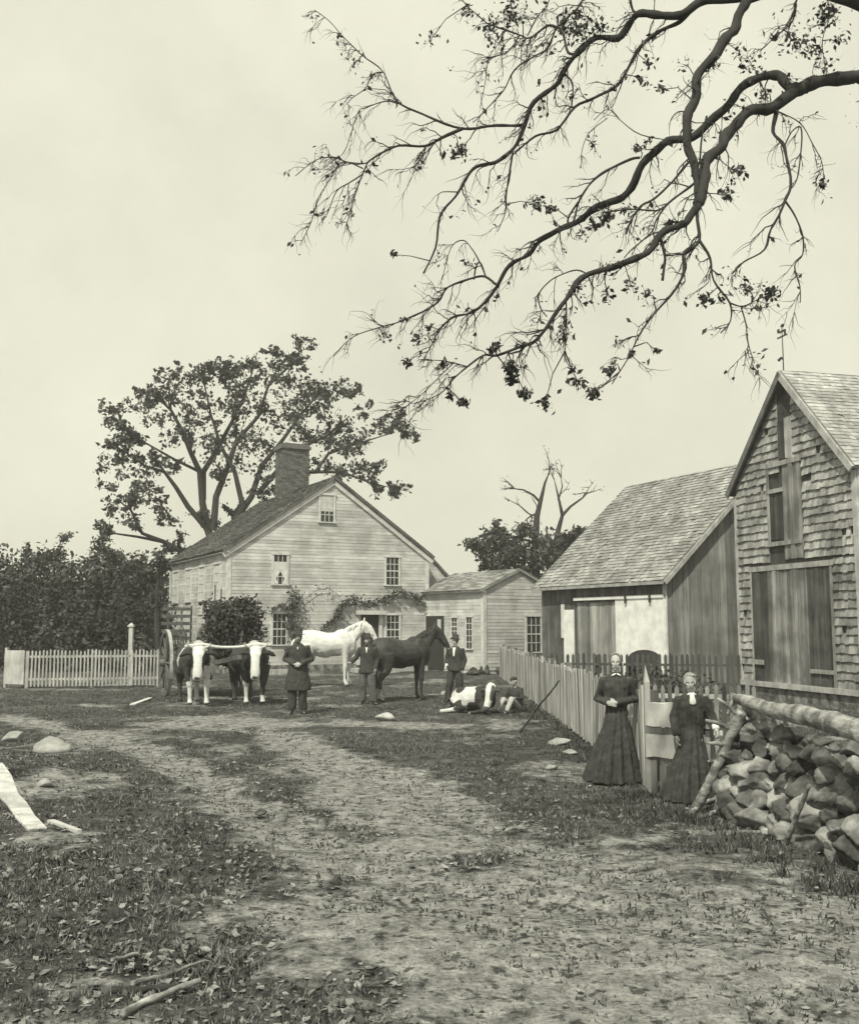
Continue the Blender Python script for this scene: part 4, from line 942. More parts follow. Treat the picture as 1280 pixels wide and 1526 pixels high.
stone(20, 1104, 34, 16, 'pale stone at the left edge of the photo', 'pale_stone', .7, 7)
stone(66, 1170, 30, 12, 'small pale stone beside the upper end of the white plank', 'pale_stone', .7, 8)
stone(850, 1125, 22, 10, 'small pale stone in the grass left of the taller woman', 'pale_stone', .8, 9)
stone(822, 1146, 24, 8, 'flat grey stone in the grass left of the hem of the dress', 'pale_stone', .7, 10)
stone(388, 1214, 24, 8, 'dark stone in the wheel rut', 'stone', .35, 11)
stone(668, 1036, 26, 9, 'flat pale stone behind the man holding the dark horse', 'pale_stone', .9, 12)
for i, (x, y, w, h, lb) in enumerate([(705, 1006, 26, 14, 'dark stone in the low pile by the shed, leftmost of four'), (722, 1005, 24, 18, 'dark stone in the low pile by the shed, second from the left'), (738, 1004, 24, 16, 'dark stone in the low pile by the shed, third from the left'), (752, 1006, 24, 18, 'dark stone in the low pile by the shed, nearest the fence')]):
    stone(x, y, w, h, lb, 'stone', .35, 20+i)
# planks and sticks on the ground
def plank(pts, w0, w1, label, tone=1.0, name='plank', mt='whitewash', th=.03):
    A = [G(*p) for p in pts]; m = MB(); P0 = A[0]; d = (A[-1]-A[0]).normalized(); s = Vector((d.y, -d.x, 0)); n = len(A)
    for i in range(n-1):
        wa = w0+(w1-w0)*i/(n-1); wb = w0+(w1-w0)*(i+1)/(n-1); a, b = A[i]-P0+Vector((0, 0, .012)), A[i+1]-P0+Vector((0, 0, .012)); t = Vector((0, 0, th))
        m.hexa([a-s*wa/2, a+s*wa/2, b+s*wb/2, b-s*wb/2, a-s*wa/2+t, a+s*wa/2+t, b+s*wb/2+t, b-s*wb/2+t], tone)
    o = m.build(name, mt, None); o.location = P0; return tag(o, label, 'plank')
plank([(-12, 1142), (2, 1160), (12, 1180), (26, 1200), (38, 1222), (56, 1240)], .25, .17, 'broad white plank lying in the grass at the left edge', 1.25, th=.022, mt='old_trim')
plank([(75, 1228), (118, 1244)], .07, .05, 'narrow pale slat right of the lower end of the white plank', .6)
plank([(197, 1052), (224, 1042)], .14, .12, 'short pale board on the ground left of the cart wheel', .8)
log('stick', G(195, 1476)+Vector((0, 0, .03)), G(306, 1446)+Vector((0, 0, .05)), .016, .008, 'long pale stick on the grass near the lower edge, the farther of two', 'stick', bend=.03)
log('stick', G(180, 1524)+Vector((0, 0, .04)), G(298, 1476)+Vector((0, 0, .05)), .020, .016, 'thick pale stick on the grass at the lower edge, the nearer of two', 'stick', bend=.04)
log('stick', G(165, 1440)+Vector((0, 0, .03)), G(205, 1432)+Vector((0, 0, .04)), .012, .01, 'short pale stick above the two long ones near the lower left', 'stick')
log('stick', G(165, 1482)+Vector((0, 0, .02)), G(262, 1480)+Vector((0, 0, .03)), .02, .018, 'dark stick lying between the two long pale sticks', 'stick', mt='bark')

# ================================================================== VINES ON THE FARMHOUSE
def vine(pts, label, leafn, spread, r=.02, leaf=.075, wd=.35):
    us = [(u_at(x, fg, house), z_at(x, y, fg, house)) for x, y in pts]
    loc = house.matrix_basis @ fg.p(us[0][0], .05, us[0][1]); e = empty('climbing_vine', loc, TH, label, 'vine')
    P = [Vector((u-us[0][0], -.06, z-us[0][1])) for u, z in us]; m = MB(); m.tube(P, r, 5); m.build('stem', 'bark', e); L = []
    for a, b in zip(P[:-1], P[1:]):
        n = int(leafn*(b-a).length)
        L.append(np.array([a.lerp(b, random.random()) for _ in range(n)]).reshape(-1, 3)+rng.normal(size=(n, 3))*np.array([spread, .05, spread])+np.array([0, -.08, 0]))
    leaf_mesh('foliage', np.concatenate(L), leaf, 'vine_leaf', e)
vine([(437, 1000), (440, 960), (436, 930), (432, 905), (438, 882)], 'dark leafy vine climbing beside the lower left window', 200, .17)
vine([(445, 945), (470, 950), (490, 928), (502, 918)], 'thin vine branch on the wall above the white horse', 120, .10)
vine([(498, 922), (505, 905), (522, 893), (545, 900), (562, 899), (578, 890), (598, 883), (615, 890), (628, 898)], 'vine arching over the farmhouse door', 150, .10)
vine([(455, 930), (450, 895), (470, 880), (490, 877), (505, 890)], 'faint thin vine spread on the wall between the lower windows', 30, .14, .012, .05)
vine([(402, 912), (410, 905), (425, 903)], 'small vine tuft over the lower left window', 120, .05)

# ================================================================== PEOPLE
def hand(m, w, d, n, th, curl=.5):
    w, d, n = Vector(w), Vector(d).normalized(), Vector(n).normalized(); n = (n-d*n.dot(d)).normalized(); s = d.cross(n)
    R = Matrix((s, d, n)).transposed(); m.ell(w+d*.045, (.038, .052, .016), 10, 8, R=R); m.tube([w-d*.03, w+d*.03], [.027, .026], 8)
    for i, L in enumerate((.074, .084, .078, .060)):
        p = w+d*.088+s*(i-1.5)*.0205*th; q = [p-d*.02, p]; a = 0; r = [.0095, .0092]
        for k, f in enumerate((.42, .33, .25)):
            a += curl*(1.0, 1.1, .7)[k]*(1+.12*i); q.append(q[-1]+(d*math.cos(a)+n*math.sin(a))*L*f); r.append(.0090-.0008*k)
        m.tube(q, r, 6)
    p = w+d*.025-s*.032*th; m.tube([p, p+(d*.6-s*th*.8+n*.3).normalized()*.035, p+(d*.8-s*th*.45+n*.5).normalized()*.066], [.013, .0105, .009], 6)
def body_prims(m, J, female=False):
    H = J['head']; N = J['neck']; hd = Matrix.Rotation(J.get('turn', 0), 3, 'Z') @ Matrix.Rotation(J.get('nod', 0), 3, 'X')
    def hp(x, y, z): return H+hd @ Vector((x, y, z))
    m.ell(hp(0, .008, .018), (.074, .092, .100), 16, 12, R=hd); m.ell(hp(0, -.028, -.045), (.056, .062, .066), 14, 10, R=hd)
    m.ell(hp(0, -.050, -.092), (.027, .028, .020), 10, 8, R=hd); m.ell(hp(0, -.094, -.018), (.011, .018, .026), 8, 8, R=hd); m.ell(hp(0, -.103, -.034), (.015, .014, .011), 8, 8, R=hd)
    m.ell(hp(0, -.076, .020), (.046, .016, .010), 10, 6, R=hd); m.ell(hp(0, -.083, -.063), (.022, .012, .009), 10, 6, R=hd)
    for s in (-1, 1): m.ell(hp(.076*s, .012, -.012), (.010, .020, .030), 8, 8, R=hd); m.ell(hp(.034*s, -.068, -.022), (.022, .018, .016), 8, 6, R=hd)
    m.tube([N-Vector((0, 0, .06)), N, hp(0, .015, -.03)], [.062, .054, .052], 12)
    P = J['pelvis']; C_ = J['chest']
    m.tube([P-Vector((0, 0, .08)), P, P.lerp(C_, .5), C_, N.lerp(C_, .35)], [r*J.get('tk', .86) for r in (.12, .145, .125, .150, .085)], 14)
    for s in ('L', 'R'):
        S, E, Wp = J['sh'+s], J['el'+s], J['wr'+s]
        m.tube([C_.lerp(S, .5), S, E, Wp], [.06, .05, .040, .027], 10); m.ell(S+Vector((0, 0, -.01)), (.046, .046, .046))
        hd_ = J['hand'+s]; hand(m, Wp, hd_[0], hd_[1], 1 if s == 'L' else -1, hd_[2])
        hp_, K, A = J['hip'+s], J['kn'+s], J['an'+s]; m.tube([hp_, K, A], [.085, .058, .040], 10); m.tube([A+Vector((0, .02, -.03)), A+(J['toe'+s]-A)*1.0], [.038, .03], 8)
    return hp
def face_tone(J):
    H = J['head']; hd = Matrix.Rotation(J.get('turn', 0), 3, 'Z') @ Matrix.Rotation(J.get('nod', 0), 3, 'X'); inv = hd.inverted()
    def f(co):
        p = inv @ (co-H)
        if p.y < -.04:
            for s in (-1, 1):
                if abs(p.x-s*.031) < .014 and abs(p.z-.004) < .006: return .30
                if abs(p.x-s*.032) < .020 and abs(p.z-.026) < .004: return .6
            if abs(p.x) < .024 and abs(p.z+.066) < .003: return .65
        return 1.0
    return f
def person(name_label, loc, rz, scale, J, build_clothes, cat='person'):
    e = empty('person', loc, rz, name_label, cat); e.scale = (scale,)*3
    J = dict(J)
    for k in list(J):
        if isinstance(J[k], tuple) and not k.startswith('hand'): J[k] = Vector(J[k])
    m = MB(); hp = body_prims(m, J); organic(m, 'body', 'skin', e, .0085, 2, face_tone(J)); build_clothes(e, J, hp); return e
def base_joints():
    return dict(head=(0, -.01, 1.645), neck=(0, .005, 1.49), chest=(0, .0, 1.32), pelvis=(0, 0, .96), shL=(.185, 0, 1.42), shR=(-.185, 0, 1.42),
                hipL=(.09, 0, .90), hipR=(-.09, 0, .90), knL=(.11, -.02, .50), knR=(-.11, -.02, .50), anL=(.12, .01, .09), anR=(-.12, .01, .09), toeL=(.15, -.15, .035), toeR=(-.15, -.15, .035),
                elL=(.25, .04, 1.13), elR=(-.25, .04, 1.13), wrL=(.24, -.06, .88), wrR=(-.24, -.06, .88), handL=((0, -.1, -1), (-1, 0, 0), .35), handR=((0, -.1, -1), (1, 0, 0), .35))
def wrinkle(a=.006, s=9):
    return lambda co: a*noise.noise(Vector((co.x*s, co.y*s, co.z*s*.45)))+a*.4*noise.noise(co*s*3)
def trousers(e, J, mt, r=(.112, .088, .078)):
    m = MB()
    m.tube([J['pelvis']+Vector((0, 0, .06)), J['pelvis']-Vector((0, 0, .08))], [.150, .155], 14)
    for s in 'LR': m.tube([J['hip'+s]+Vector((0, 0, .03)), J['kn'+s], J['an'+s]+(J['kn'+s]-J['an'+s])*.0], r, 12)
    organic(m, 'trousers', mt, e, .013, 3, None, wrinkle(.017, 10))
def boots(e, J):
    for s in 'LR':
        m = MB(); A, T = J['an'+s], J['toe'+s]; m.tube([A+(J['kn'+s]-A)*.15, A], [.052, .05], 10); m.tube([A+(A-T).normalized()*.05+Vector((0, 0, -.035)), A+Vector((0, 0, -.035)), T], [.04, .047, .036], 10)
        organic(m, 'boot', 'cloth_black', e, .011, 2)
def coat(e, J, mt, zb, rb=.25, flare=.16, open_=False, name='coat', w=1.0):
    m = MB(); r = [(zb, 0, .01, rb*w, flare+.02), (zb+.05, 0, .01, rb*w, flare+.02), (.95, 0, .0, .205*w, .155), (1.12, 0, 0, .185*w, .145), (1.30, 0, 0, .205*w, .15), (1.41, 0, 0, .20*w, .125), (1.465, 0, .005, .13, .09), (1.51, 0, .01, .072, .068)]
    if zb > .9: r = [r[0]]+r[3:]
    m.loft(r)
    for s in 'LR': m.tube([J['chest'].lerp(J['sh'+s], .6), J['sh'+s]+Vector((0, 0, -.005)), J['el'+s], J['wr'+s]], [.085, .078, .066, .050], 12)
    return organic(m, name, mt, e, .013, 4, None, wrinkle(.015, 8))
def bowler(e, hp, J, mt='cloth_black', brim=.135, h=.13, name='hat'):
    m = MB(); m.loft([(0, 0, 0, brim, brim*1.1), (.012, 0, 0, brim, brim*1.1), (.014, 0, 0, .088, .102), (h*.6, 0, 0, .086, .10), (h*.9, 0, 0, .07, .08), (h, 0, 0, .03, .035)], 20)
    o = m.build(name, mt, e, True); o.location = hp(0, .005, .055); o.rotation_euler = (J.get('nod', 0)-.08, .0, J.get('turn', 0)); return o
def beard(e, hp, a=1.0, mt='hair', name='beard'):
    m = MB(); m.ell(hp(0, -.052, -.095), (.052, .042, .05*a)); m.ell(hp(0, -.07, -.056), (.036, .030, .014))
    for s in (-1, 1): m.ell(hp(.058*s, -.02, -.045), (.016, .028, .05))
    organic(m, name, mt, e, .009, 1, None, wrinkle(.005, 40))
def hair_cap(e, hp, J, mt='hair', bun=False, white=1.0):
    m = MB(); hd = Matrix.Rotation(J.get('turn', 0), 3, 'Z') @ Matrix.Rotation(J.get('nod', 0), 3, 'X')
    m.ell(hp(0, .022, .030), (.081, .092, .100), R=hd)
    for s in (-1, 1): m.ell(hp(.066*s, .0, .0), (.022, .05, .052), R=hd)
    if bun: m.ell(hp(0, .11, .03), (.04, .04, .04))
    organic(m, 'hair', mt, e, .009, 1, lambda c: white)
# man in the long dark coat and hat, hands clasped in front
J = base_joints(); J.update(elL=(.285, .05, 1.16), elR=(-.285, .05, 1.16), wrL=(.06, -.205, 1.06), wrR=(-.05, -.205, 1.06), handL=((-1, -.15, -.2), (0, 1, -.2), .7), handR=((1, -.25, -.25), (0, 1, 0), .8))
def c1(e, J, hp):
    trousers(e, J, 'cloth_black', (.115, .10, .092)); boots(e, J); coat(e, J, 'cloth_black', .50, .275, .18, w=1.05); beard(e, hp, 1.0); hair_cap(e, hp, J)
    m = MB(); m.loft([(0, 0, 0, .14, .15), (.012, 0, 0, .14, .15), (.014, 0, 0, .092, .104), (.12, 0, 0, .094, .104), (.14, 0, 0, .085, .095), (.145, 0, 0, .05, .06)], 20); o = m.build('hat', 'cloth_black', e, True); o.location = hp(0, .005, .045)
    m = MB(); m.ell((0, -.12, 1.40), (.016, .02, .035)); m.build('collar', 'linen', e, True)
p = G(443, 1064); person('man', p, .05, 1.06, J, c1)['label'] = 'man in a long dark coat and flat-topped hat with hands clasped before him'
# man between the horses, leading the white horse
J = base_joints(); J.update(knL=(.13, -.07, .50), anL=(.19, -.05, .09), toeL=(.26, -.20, .035), pelvis=(-.02, 0, .96), turn=-.25, elL=(.25, .06, 1.13), wrL=(.22, -.08, .90), elR=(-.30, .02, 1.2), wrR=(-.42, -.12, 1.06), handR=((-1, -.3, .2), (0, 0, -1), 1.0))
def c2(e, J, hp):
    trousers(e, J, 'cloth_grey', (.118, .105, .095)); boots(e, J); coat(e, J, 'cloth_black', .80, .235, .16); beard(e, hp); bowler(e, hp, J)
    m = MB(); m.add([(-.03, -.135, 1.46), (.03, -.135, 1.46), (.008, -.162, 1.33), (-.008, -.162, 1.33), (-.03, -.11, 1.46), (.03, -.11, 1.46), (.008, -.14, 1.33), (-.008, -.14, 1.33)], [(0, 3, 2, 1), (4, 5, 6, 7), (0, 1, 5, 4), (1, 2, 6, 5), (2, 3, 7, 6), (3, 0, 4, 7)]); m.build('shirt_front', 'linen', e)
p2 = G(547, 1050); person('man in a dark jacket and grey trousers standing between the white and the dark horse', p2, -.1, 1.0, J, c2)
# man with the bowler holding the dark horse
J = base_joints(); J.update(knR=(-.14, -.08, .50), anR=(-.20, -.08, .09), toeR=(-.28, -.22, .035), pelvis=(.02, 0, .96), turn=-.35, elR=(-.25, .03, 1.14), wrR=(-.22, -.17, .90), handR=((-.3, -.7, -.5), (.6, 0, -.6), 1.1), elL=(.25, .05, 1.13), wrL=(.20, -.02, .88))
def c3(e, J, hp):
    trousers(e, J, 'cloth_black', (.115, .10, .09)); boots(e, J); coat(e, J, 'cloth_black', .84, .225, .16); bowler(e, hp, J, brim=.14, h=.14); hair_cap(e, hp, J)
    m = MB(); v = [(-.045, -.115, 1.475), (.045, -.115, 1.475), (.012, -.168, 1.24), (-.012, -.168, 1.24)]; m.add(v+[(x, y+.03, z) for x, y, z in v], [(0, 3, 2, 1), (4, 5, 6, 7), (0, 1, 5, 4), (1, 2, 6, 5), (2, 3, 7, 6), (3, 0, 4, 7)]); m.build('shirt_front', 'linen', e)
    m = MB(); m.tube([J['elR'].lerp(J['wrR'], .55), J['wrR']], [.056, .048], 10); m.build('cuff', 'linen', e, True)
p3 = G(679, 1047); person('man in a dark suit and bowler hat holding the rope of the dark horse', p3, -.35, .98, J, c3)
# women
def dress(e, J, mt, waist=.95, hem=.46, hemy=.42, back=.12, slim=1.0, lean=-.07):
    m = MB(); m.loft([(.01, lean, back, hem, hemy), (.08, lean*.95, back*.95, hem*.97, hemy*.97), (.45, lean*.5, back*.55, hem*.72, hemy*.72), (.8, 0, back*.2, hem*.46, hemy*.48), (waist, 0, 0, .150*slim, .13), (waist+.06, 0, 0, .140*slim, .122), (1.18, 0, -.01, .165*slim, .145), (1.32, 0, -.005, .185*slim, .145), (1.41, 0, 0, .175*slim, .115), (1.47, 0, .005, .11, .08), (1.52, 0, .008, .062, .062)], 72, 1, .12, 13)
    for s in 'LR': m.tube([J['chest'].lerp(J['sh'+s], .6), J['sh'+s]+Vector((0, 0, -.005)), J['el'+s], J['wr'+s]], [.08, .076, .072, .046], 12)
    return organic(m, 'dress', mt, e, .013, 2, None, wrinkle(.016, 6))
def collar(e, z=1.475, y=-.03, big=False):
    m = MB()
    if big:
        m.loft([(1.33, 0, -.160, .02, .012), (1.35, 0, -.160, .045, .016), (1.39, 0, -.150, .045, .02), (1.43, 0, -.125, .035, .03), (1.49, 0, -.07, .035, .03)], 14)
    for s in (-1, 1): m.ell((s*.035, -.075, z), (.036, .035, .014), R=Matrix.Rotation(s*.5, 3, 'Y'))
    m.ell((0, .0, z+.01), (.062, .062, .014)); m.build('collar', 'linen', e, True)
J = base_joints(); J.update(turn=-.12, elL=(.255, .06, 1.13), elR=(-.255, .06, 1.13), wrL=(-.015, -.19, 1.10), wrR=(-.12, -.175, 1.09), handL=((-1, -.1, -.1), (0, 1, 0), .5), handR=((1, -.35, -.15), (0, 1, -.1), .6), shL=(.165, 0, 1.405), shR=(-.165, 0, 1.405), tk=.72)
def c4(e, J, hp):
    dress(e, J, 'cloth_black', hem=.385, hemy=.42); collar(e); hair_cap(e, hp, J, bun=True, white=1.0)
    m = MB(); m.tube([hp(.085, .05, -.0), hp(.088, .03, -.09)], [.018, .012], 6); m.build('bonnet_ribbon', 'shade_cloth', e, True)
    m = MB(); m.ell(hp(0, .065, .05), (.082, .062, .086)); organic(m, 'cap', 'shade_cloth', e, .009, 1, lambda c: .8)
p4 = G(921, 1166); person('taller woman in a long full black dress with hands folded at her waist', p4, -.12, .93, J, c4)
J = base_joints(); J.update(turn=-.1, nod=.12, head=(-.02, -.06, 1.635), neck=(0, -.02, 1.49), elR=(-.24, .03, 1.15), wrR=(-.22, -.06, .90), elL=(.27, -.02, 1.17), wrL=(.30, -.20, 1.0), handR=((0, -.1, -1), (1, 0, 0), .4), handL=((.2, -.6, -.7), (-.5, 0, -.6), .5), shL=(.165, 0, 1.40), shR=(-.165, 0, 1.40), tk=.72)
def c5(e, J, hp):
    dress(e, J, 'cloth_black', hem=.36, hemy=.36, back=.06, slim=1.02); collar(e, big=True); hair_cap(e, hp, J, white=4.0)
    m = MB(); m.ell(hp(0, .035, .050), (.088, .085, .088)); m.ell(hp(.02, -.0, .10), (.07, .06, .025)); organic(m, 'cap', 'shade_cloth', e, .009, 1, lambda c: .8)
    m = MB(); m.tube([J['elL'].lerp(J['wrL'], .7), J['wrL']], [.05, .05], 10); m.build('cuff', 'linen', e, True)
p5 = G(1034, 1194); person('shorter woman in a dark dress with a big white neck bow beside the stone wall', p5, -.10, .835, J, c5)
# boy sitting against the fence
J = base_joints(); J.update(turn=-.4, nod=.15, head=(0, -.06, .80), neck=(0, .0, .655), chest=(0, .03, .48), pelvis=(0, .08, .13), shL=(.16, .02, .58), shR=(-.16, .02, .58), hipL=(.08, .03, .13), hipR=(-.08, .03, .13), knL=(.12, -.40, .36), knR=(-.14, -.36, .34), anL=(.10, -.62, .07), anR=(-.20, -.58, .07), toeL=(.13, -.76, .05), toeR=(-.26, -.72, .05),
                            elL=(.24, -.06, .36), elR=(-.26, -.05, .36), wrL=(.13, -.25, .38), wrR=(-.18, -.26, .32), handL=((-.2, -1, 0), (0, 0, -1), .8), handR=((-.1, -1, -.2), (0, 0, -1), .9))
def c6(e, J, hp):
    m = MB(); m.tube([J['pelvis']+Vector((0, 0, .04)), J['pelvis']-Vector((0, 0, .03))], [.14, .13], 12)
    for s in 'LR': m.tube([J['hip'+s], J['kn'+s], J['an'+s]], [.095, .078, .06], 12)
    organic(m, 'trousers', 'cloth_light', e, .013, 3, None, wrinkle(.008, 11)); boots(e, J)
    m = MB(); m.tube([J['pelvis'], J['chest'], J['chest']+Vector((0, 0, .12)), J['neck']], [.155, .165, .13, .06], 14)
    for s in 'LR': m.tube([J['chest'], J['sh'+s], J['el'+s], J['wr'+s]], [.08, .07, .058, .044], 12)
    organic(m, 'jacket', 'cloth_black', e, .013, 3, None, wrinkle(.007, 9))
    m = MB(); m.ell(hp(0, .01, .055), (.085, .10, .062)); m.ell(hp(0, -.09, .045), (.06, .045, .012)); organic(m, 'cap', 'cloth_black', e, .009, 1)
p6 = G(766, 1062); person('boy in a dark jacket and cap sitting on the ground against the paling fence', (2.02, p6.y, terrain(2.02, p6.y)), -.6, .92, J, c6)

# ================================================================== ANIMALS
def animal_legs(m, legs):
    for pts in legs: m.tube([p[:3] for p in pts], [p[3] for p in pts], 10)
def horse(loc, rz, scale, mt, label, head_low=0, manemt='hair', socks=None, turn=0):
    e = empty('horse', loc, rz, label, 'horse'); e.scale = (scale,)*3; m = MB()
    m.tube([(-.86, 0, 1.20), (-.72, 0, 1.22), (-.45, 0, 1.20), (-.1, 0, 1.12), (.25, 0, 1.13), (.52, 0, 1.18), (.70, 0, 1.14)], [.17, .30, .335, .335, .325, .305, .20], 16)
    m.ell((-.55, 0, 1.28), (.34, .25, .24)); m.ell((.36, 0, 1.38), (.26, .13, .17)); m.ell((.56, 0, 1.08), (.22, .24, .28))
    hz = -head_low; T = Matrix.Rotation(turn, 3, 'Z')
    def hp(x, y, z): q = T @ Vector((x-.55, y, z)); return Vector((.55+q.x, q.y, z+hz*max(0, x-.55)*1.6))
    for k, (x, z, ry, rl) in enumerate([(.55, 1.28, .16, .27), (.68, 1.42, .13, .235), (.80, 1.56, .11, .20), (.90, 1.68, .09, .165), (.98, 1.76, .085, .13)]):
        m.ell(hp(x, 0, z), (rl*.8, ry, rl), R=Matrix.Rotation(turn, 3, 'Z') @ Matrix.Rotation(.75, 3, 'Y'))
    m.tube([hp(.95, 0, 1.80), hp(1.08, 0, 1.72), hp(1.22, 0, 1.54), hp(1.32, 0, 1.40), hp(1.35, 0, 1.35)], [.10, .115, .085, .068, .055], 12)
    m.ell(hp(1.07, 0, 1.64), (.11, .065, .12))
    for s in (-1, 1): m.tube([hp(.96, .055*s, 1.86), hp(.97, .06*s, 1.93), hp(.98, .062*s, 2.0)], [.032, .028, .008], 8)
    FL, HLg = [], []
    for s in (-1, 1):
        dx = .06*s
        FL.append([(.48+dx, .16*s, 1.10, .15), (.50+dx, .17*s, .90, .105), (.50+dx, .17*s, .72, .075), (.50+dx, .17*s, .50, .062), (.49+dx, .17*s, .46, .052), (.49+dx, .17*s, .22, .038), (.50+dx, .17*s, .14, .048), (.535+dx, .17*s, .07, .05), (.55+dx, .17*s, .015, .066)])
        HLg.append([(-.60, .15*s, 1.12, .22), (-.52+dx, .18*s, .90, .165), (-.56+dx, .18*s, .74, .11), (-.72+dx, .175*s, .54, .068), (-.745+dx, .175*s, .48, .058), (-.71+dx, .175*s, .24, .042), (-.70+dx, .175*s, .14, .050), (-.66+dx, .175*s, .07, .05), (-.645+dx, .175*s, .015, .066)])
    animal_legs(m, FL+HLg)
    def tn(c):
        t = 1.0
        if socks and c.z < .30 and c.z > .06 and c.x < 0: t = socks
        if c.z < .06: t *= .5
        return t
    for s in (-1, 1):
        m.ell((.42, .17*s, 1.22), (.20, .14, .30), R=Matrix.Rotation(-.35, 3, 'Y')); m.ell((-.58, .16*s, 1.15), (.27, .17, .32)); m.ell((.30, .13*s, 1.0), (.22, .14, .16))
    m.ell((-.12, 0, 1.06), (.42, .33, .30))
    organic(m, 'body', mt, e, .018, 14, tn, wrinkle(.012, 5))
    m = MB()
    for i in range(34):
        t = i/33; x = .42+.54*t; z = 1.50+.36*t; s = 1 if i % 3 else -1
        a = hp(x, 0, z+.03); b = hp(x-.03+R_(-.03, .03), s*R_(.07, .11), z-R_(.1, .2)); m.tube([a, a.lerp(b, .5)+Vector((0, s*.03, .02)), b], [.022, .02, .006], 5)
    for i in range(5): a = hp(.97, 0, 1.87); b = hp(1.10, R_(-.04, .04), 1.74); m.tube([a, b], [.02, .006], 5)
    m.build('mane', manemt, e, True)
    m = MB()
    for i in range(16):
        a = Vector((-.90, R_(-.03, .03), 1.30)); m.tube([a, a+Vector((-.10, R_(-.03, .03), -.12)), a+Vector((-.13+R_(-.04, .03), R_(-.07, .07), -.45)), a+Vector((-.10+R_(-.05, .05), R_(-.06, .06), -R_(.65, .85)))], [.03, .035, .028, .006], 5)
    m.build('tail', manemt, e, True)
    m = MB(); 
    for x1, z1, x2, z2 in ((1.02, 1.86, 1.12, 1.58), ): m.tube([hp(x1, .09, z1), hp(x2, .08, z2)], .012, 5)
    pts_ = [hp(1.20+.085*math.sin(a)*.6, .088*math.cos(a), 1.55+.085*math.sin(a)*.5) for a in [2*PI*k/14 for k in range(15)]]; m.tube(pts_, .011, 5); m.build('halter', 'cloth_grey', e, True)
    for s in (-1, 1): m = MB(); m.ell(hp(1.10, .082*s, 1.70), (.020, .012, .018)); m.build('eye', 'black_void', e, True)
    return e, lambda v: e.matrix_basis @ v, hp
ph = G(482, 1026)
he, _, hpw = horse((W(490, 990, 33.6).x, 33.6, terrain(-3, 33.6)), math.radians(6), 1.2, 'white_hide', 'white horse standing in profile behind the man in the long coat', .16, 'linen')
def hw_(e, v): bpy.context.view_layer.update(); return e.matrix_world @ v
dk, _, hpd = horse((W(600, 1010, 27.6).x, 27.6, terrain(-.7, 27.6)), math.radians(38), 1.12, 'dark_hide', 'dark horse standing between the man in grey trousers and the man in the bowler', .12, 'cloth_black', 9.0, -.15)
def rope(a, b, label, sag=.12):
    a, b = Vector(a), Vector(b); m = MB(); P = [a.lerp(b, t/10)-Vector((0, 0, sag*math.sin(PI*t/10)))-a for t in range(11)]; m.tube(P, .011, 5); o = m.build('lead_rope', 'bare_wood', None, True); o.location = a; tag(o, label, 'rope')
bpy.context.view_layer.update()
P3 = [o for o in bpy.data.objects if o.name.startswith('person')]
man3 = P3[2]; man2 = P3[1]
rope(dk.matrix_world @ hpd(1.28, 0, 1.42), man3.matrix_world @ Vector((-.235, -.23, .86)), 'slack rope from the head of the dark horse to the man in the bowler', .1)
rope(he.matrix_world @ hpw(1.28, 0, 1.42), man2.matrix_world @ Vector((-.49, -.15, 1.06)), 'rope from the head of the white horse to the man in grey trousers', .15)

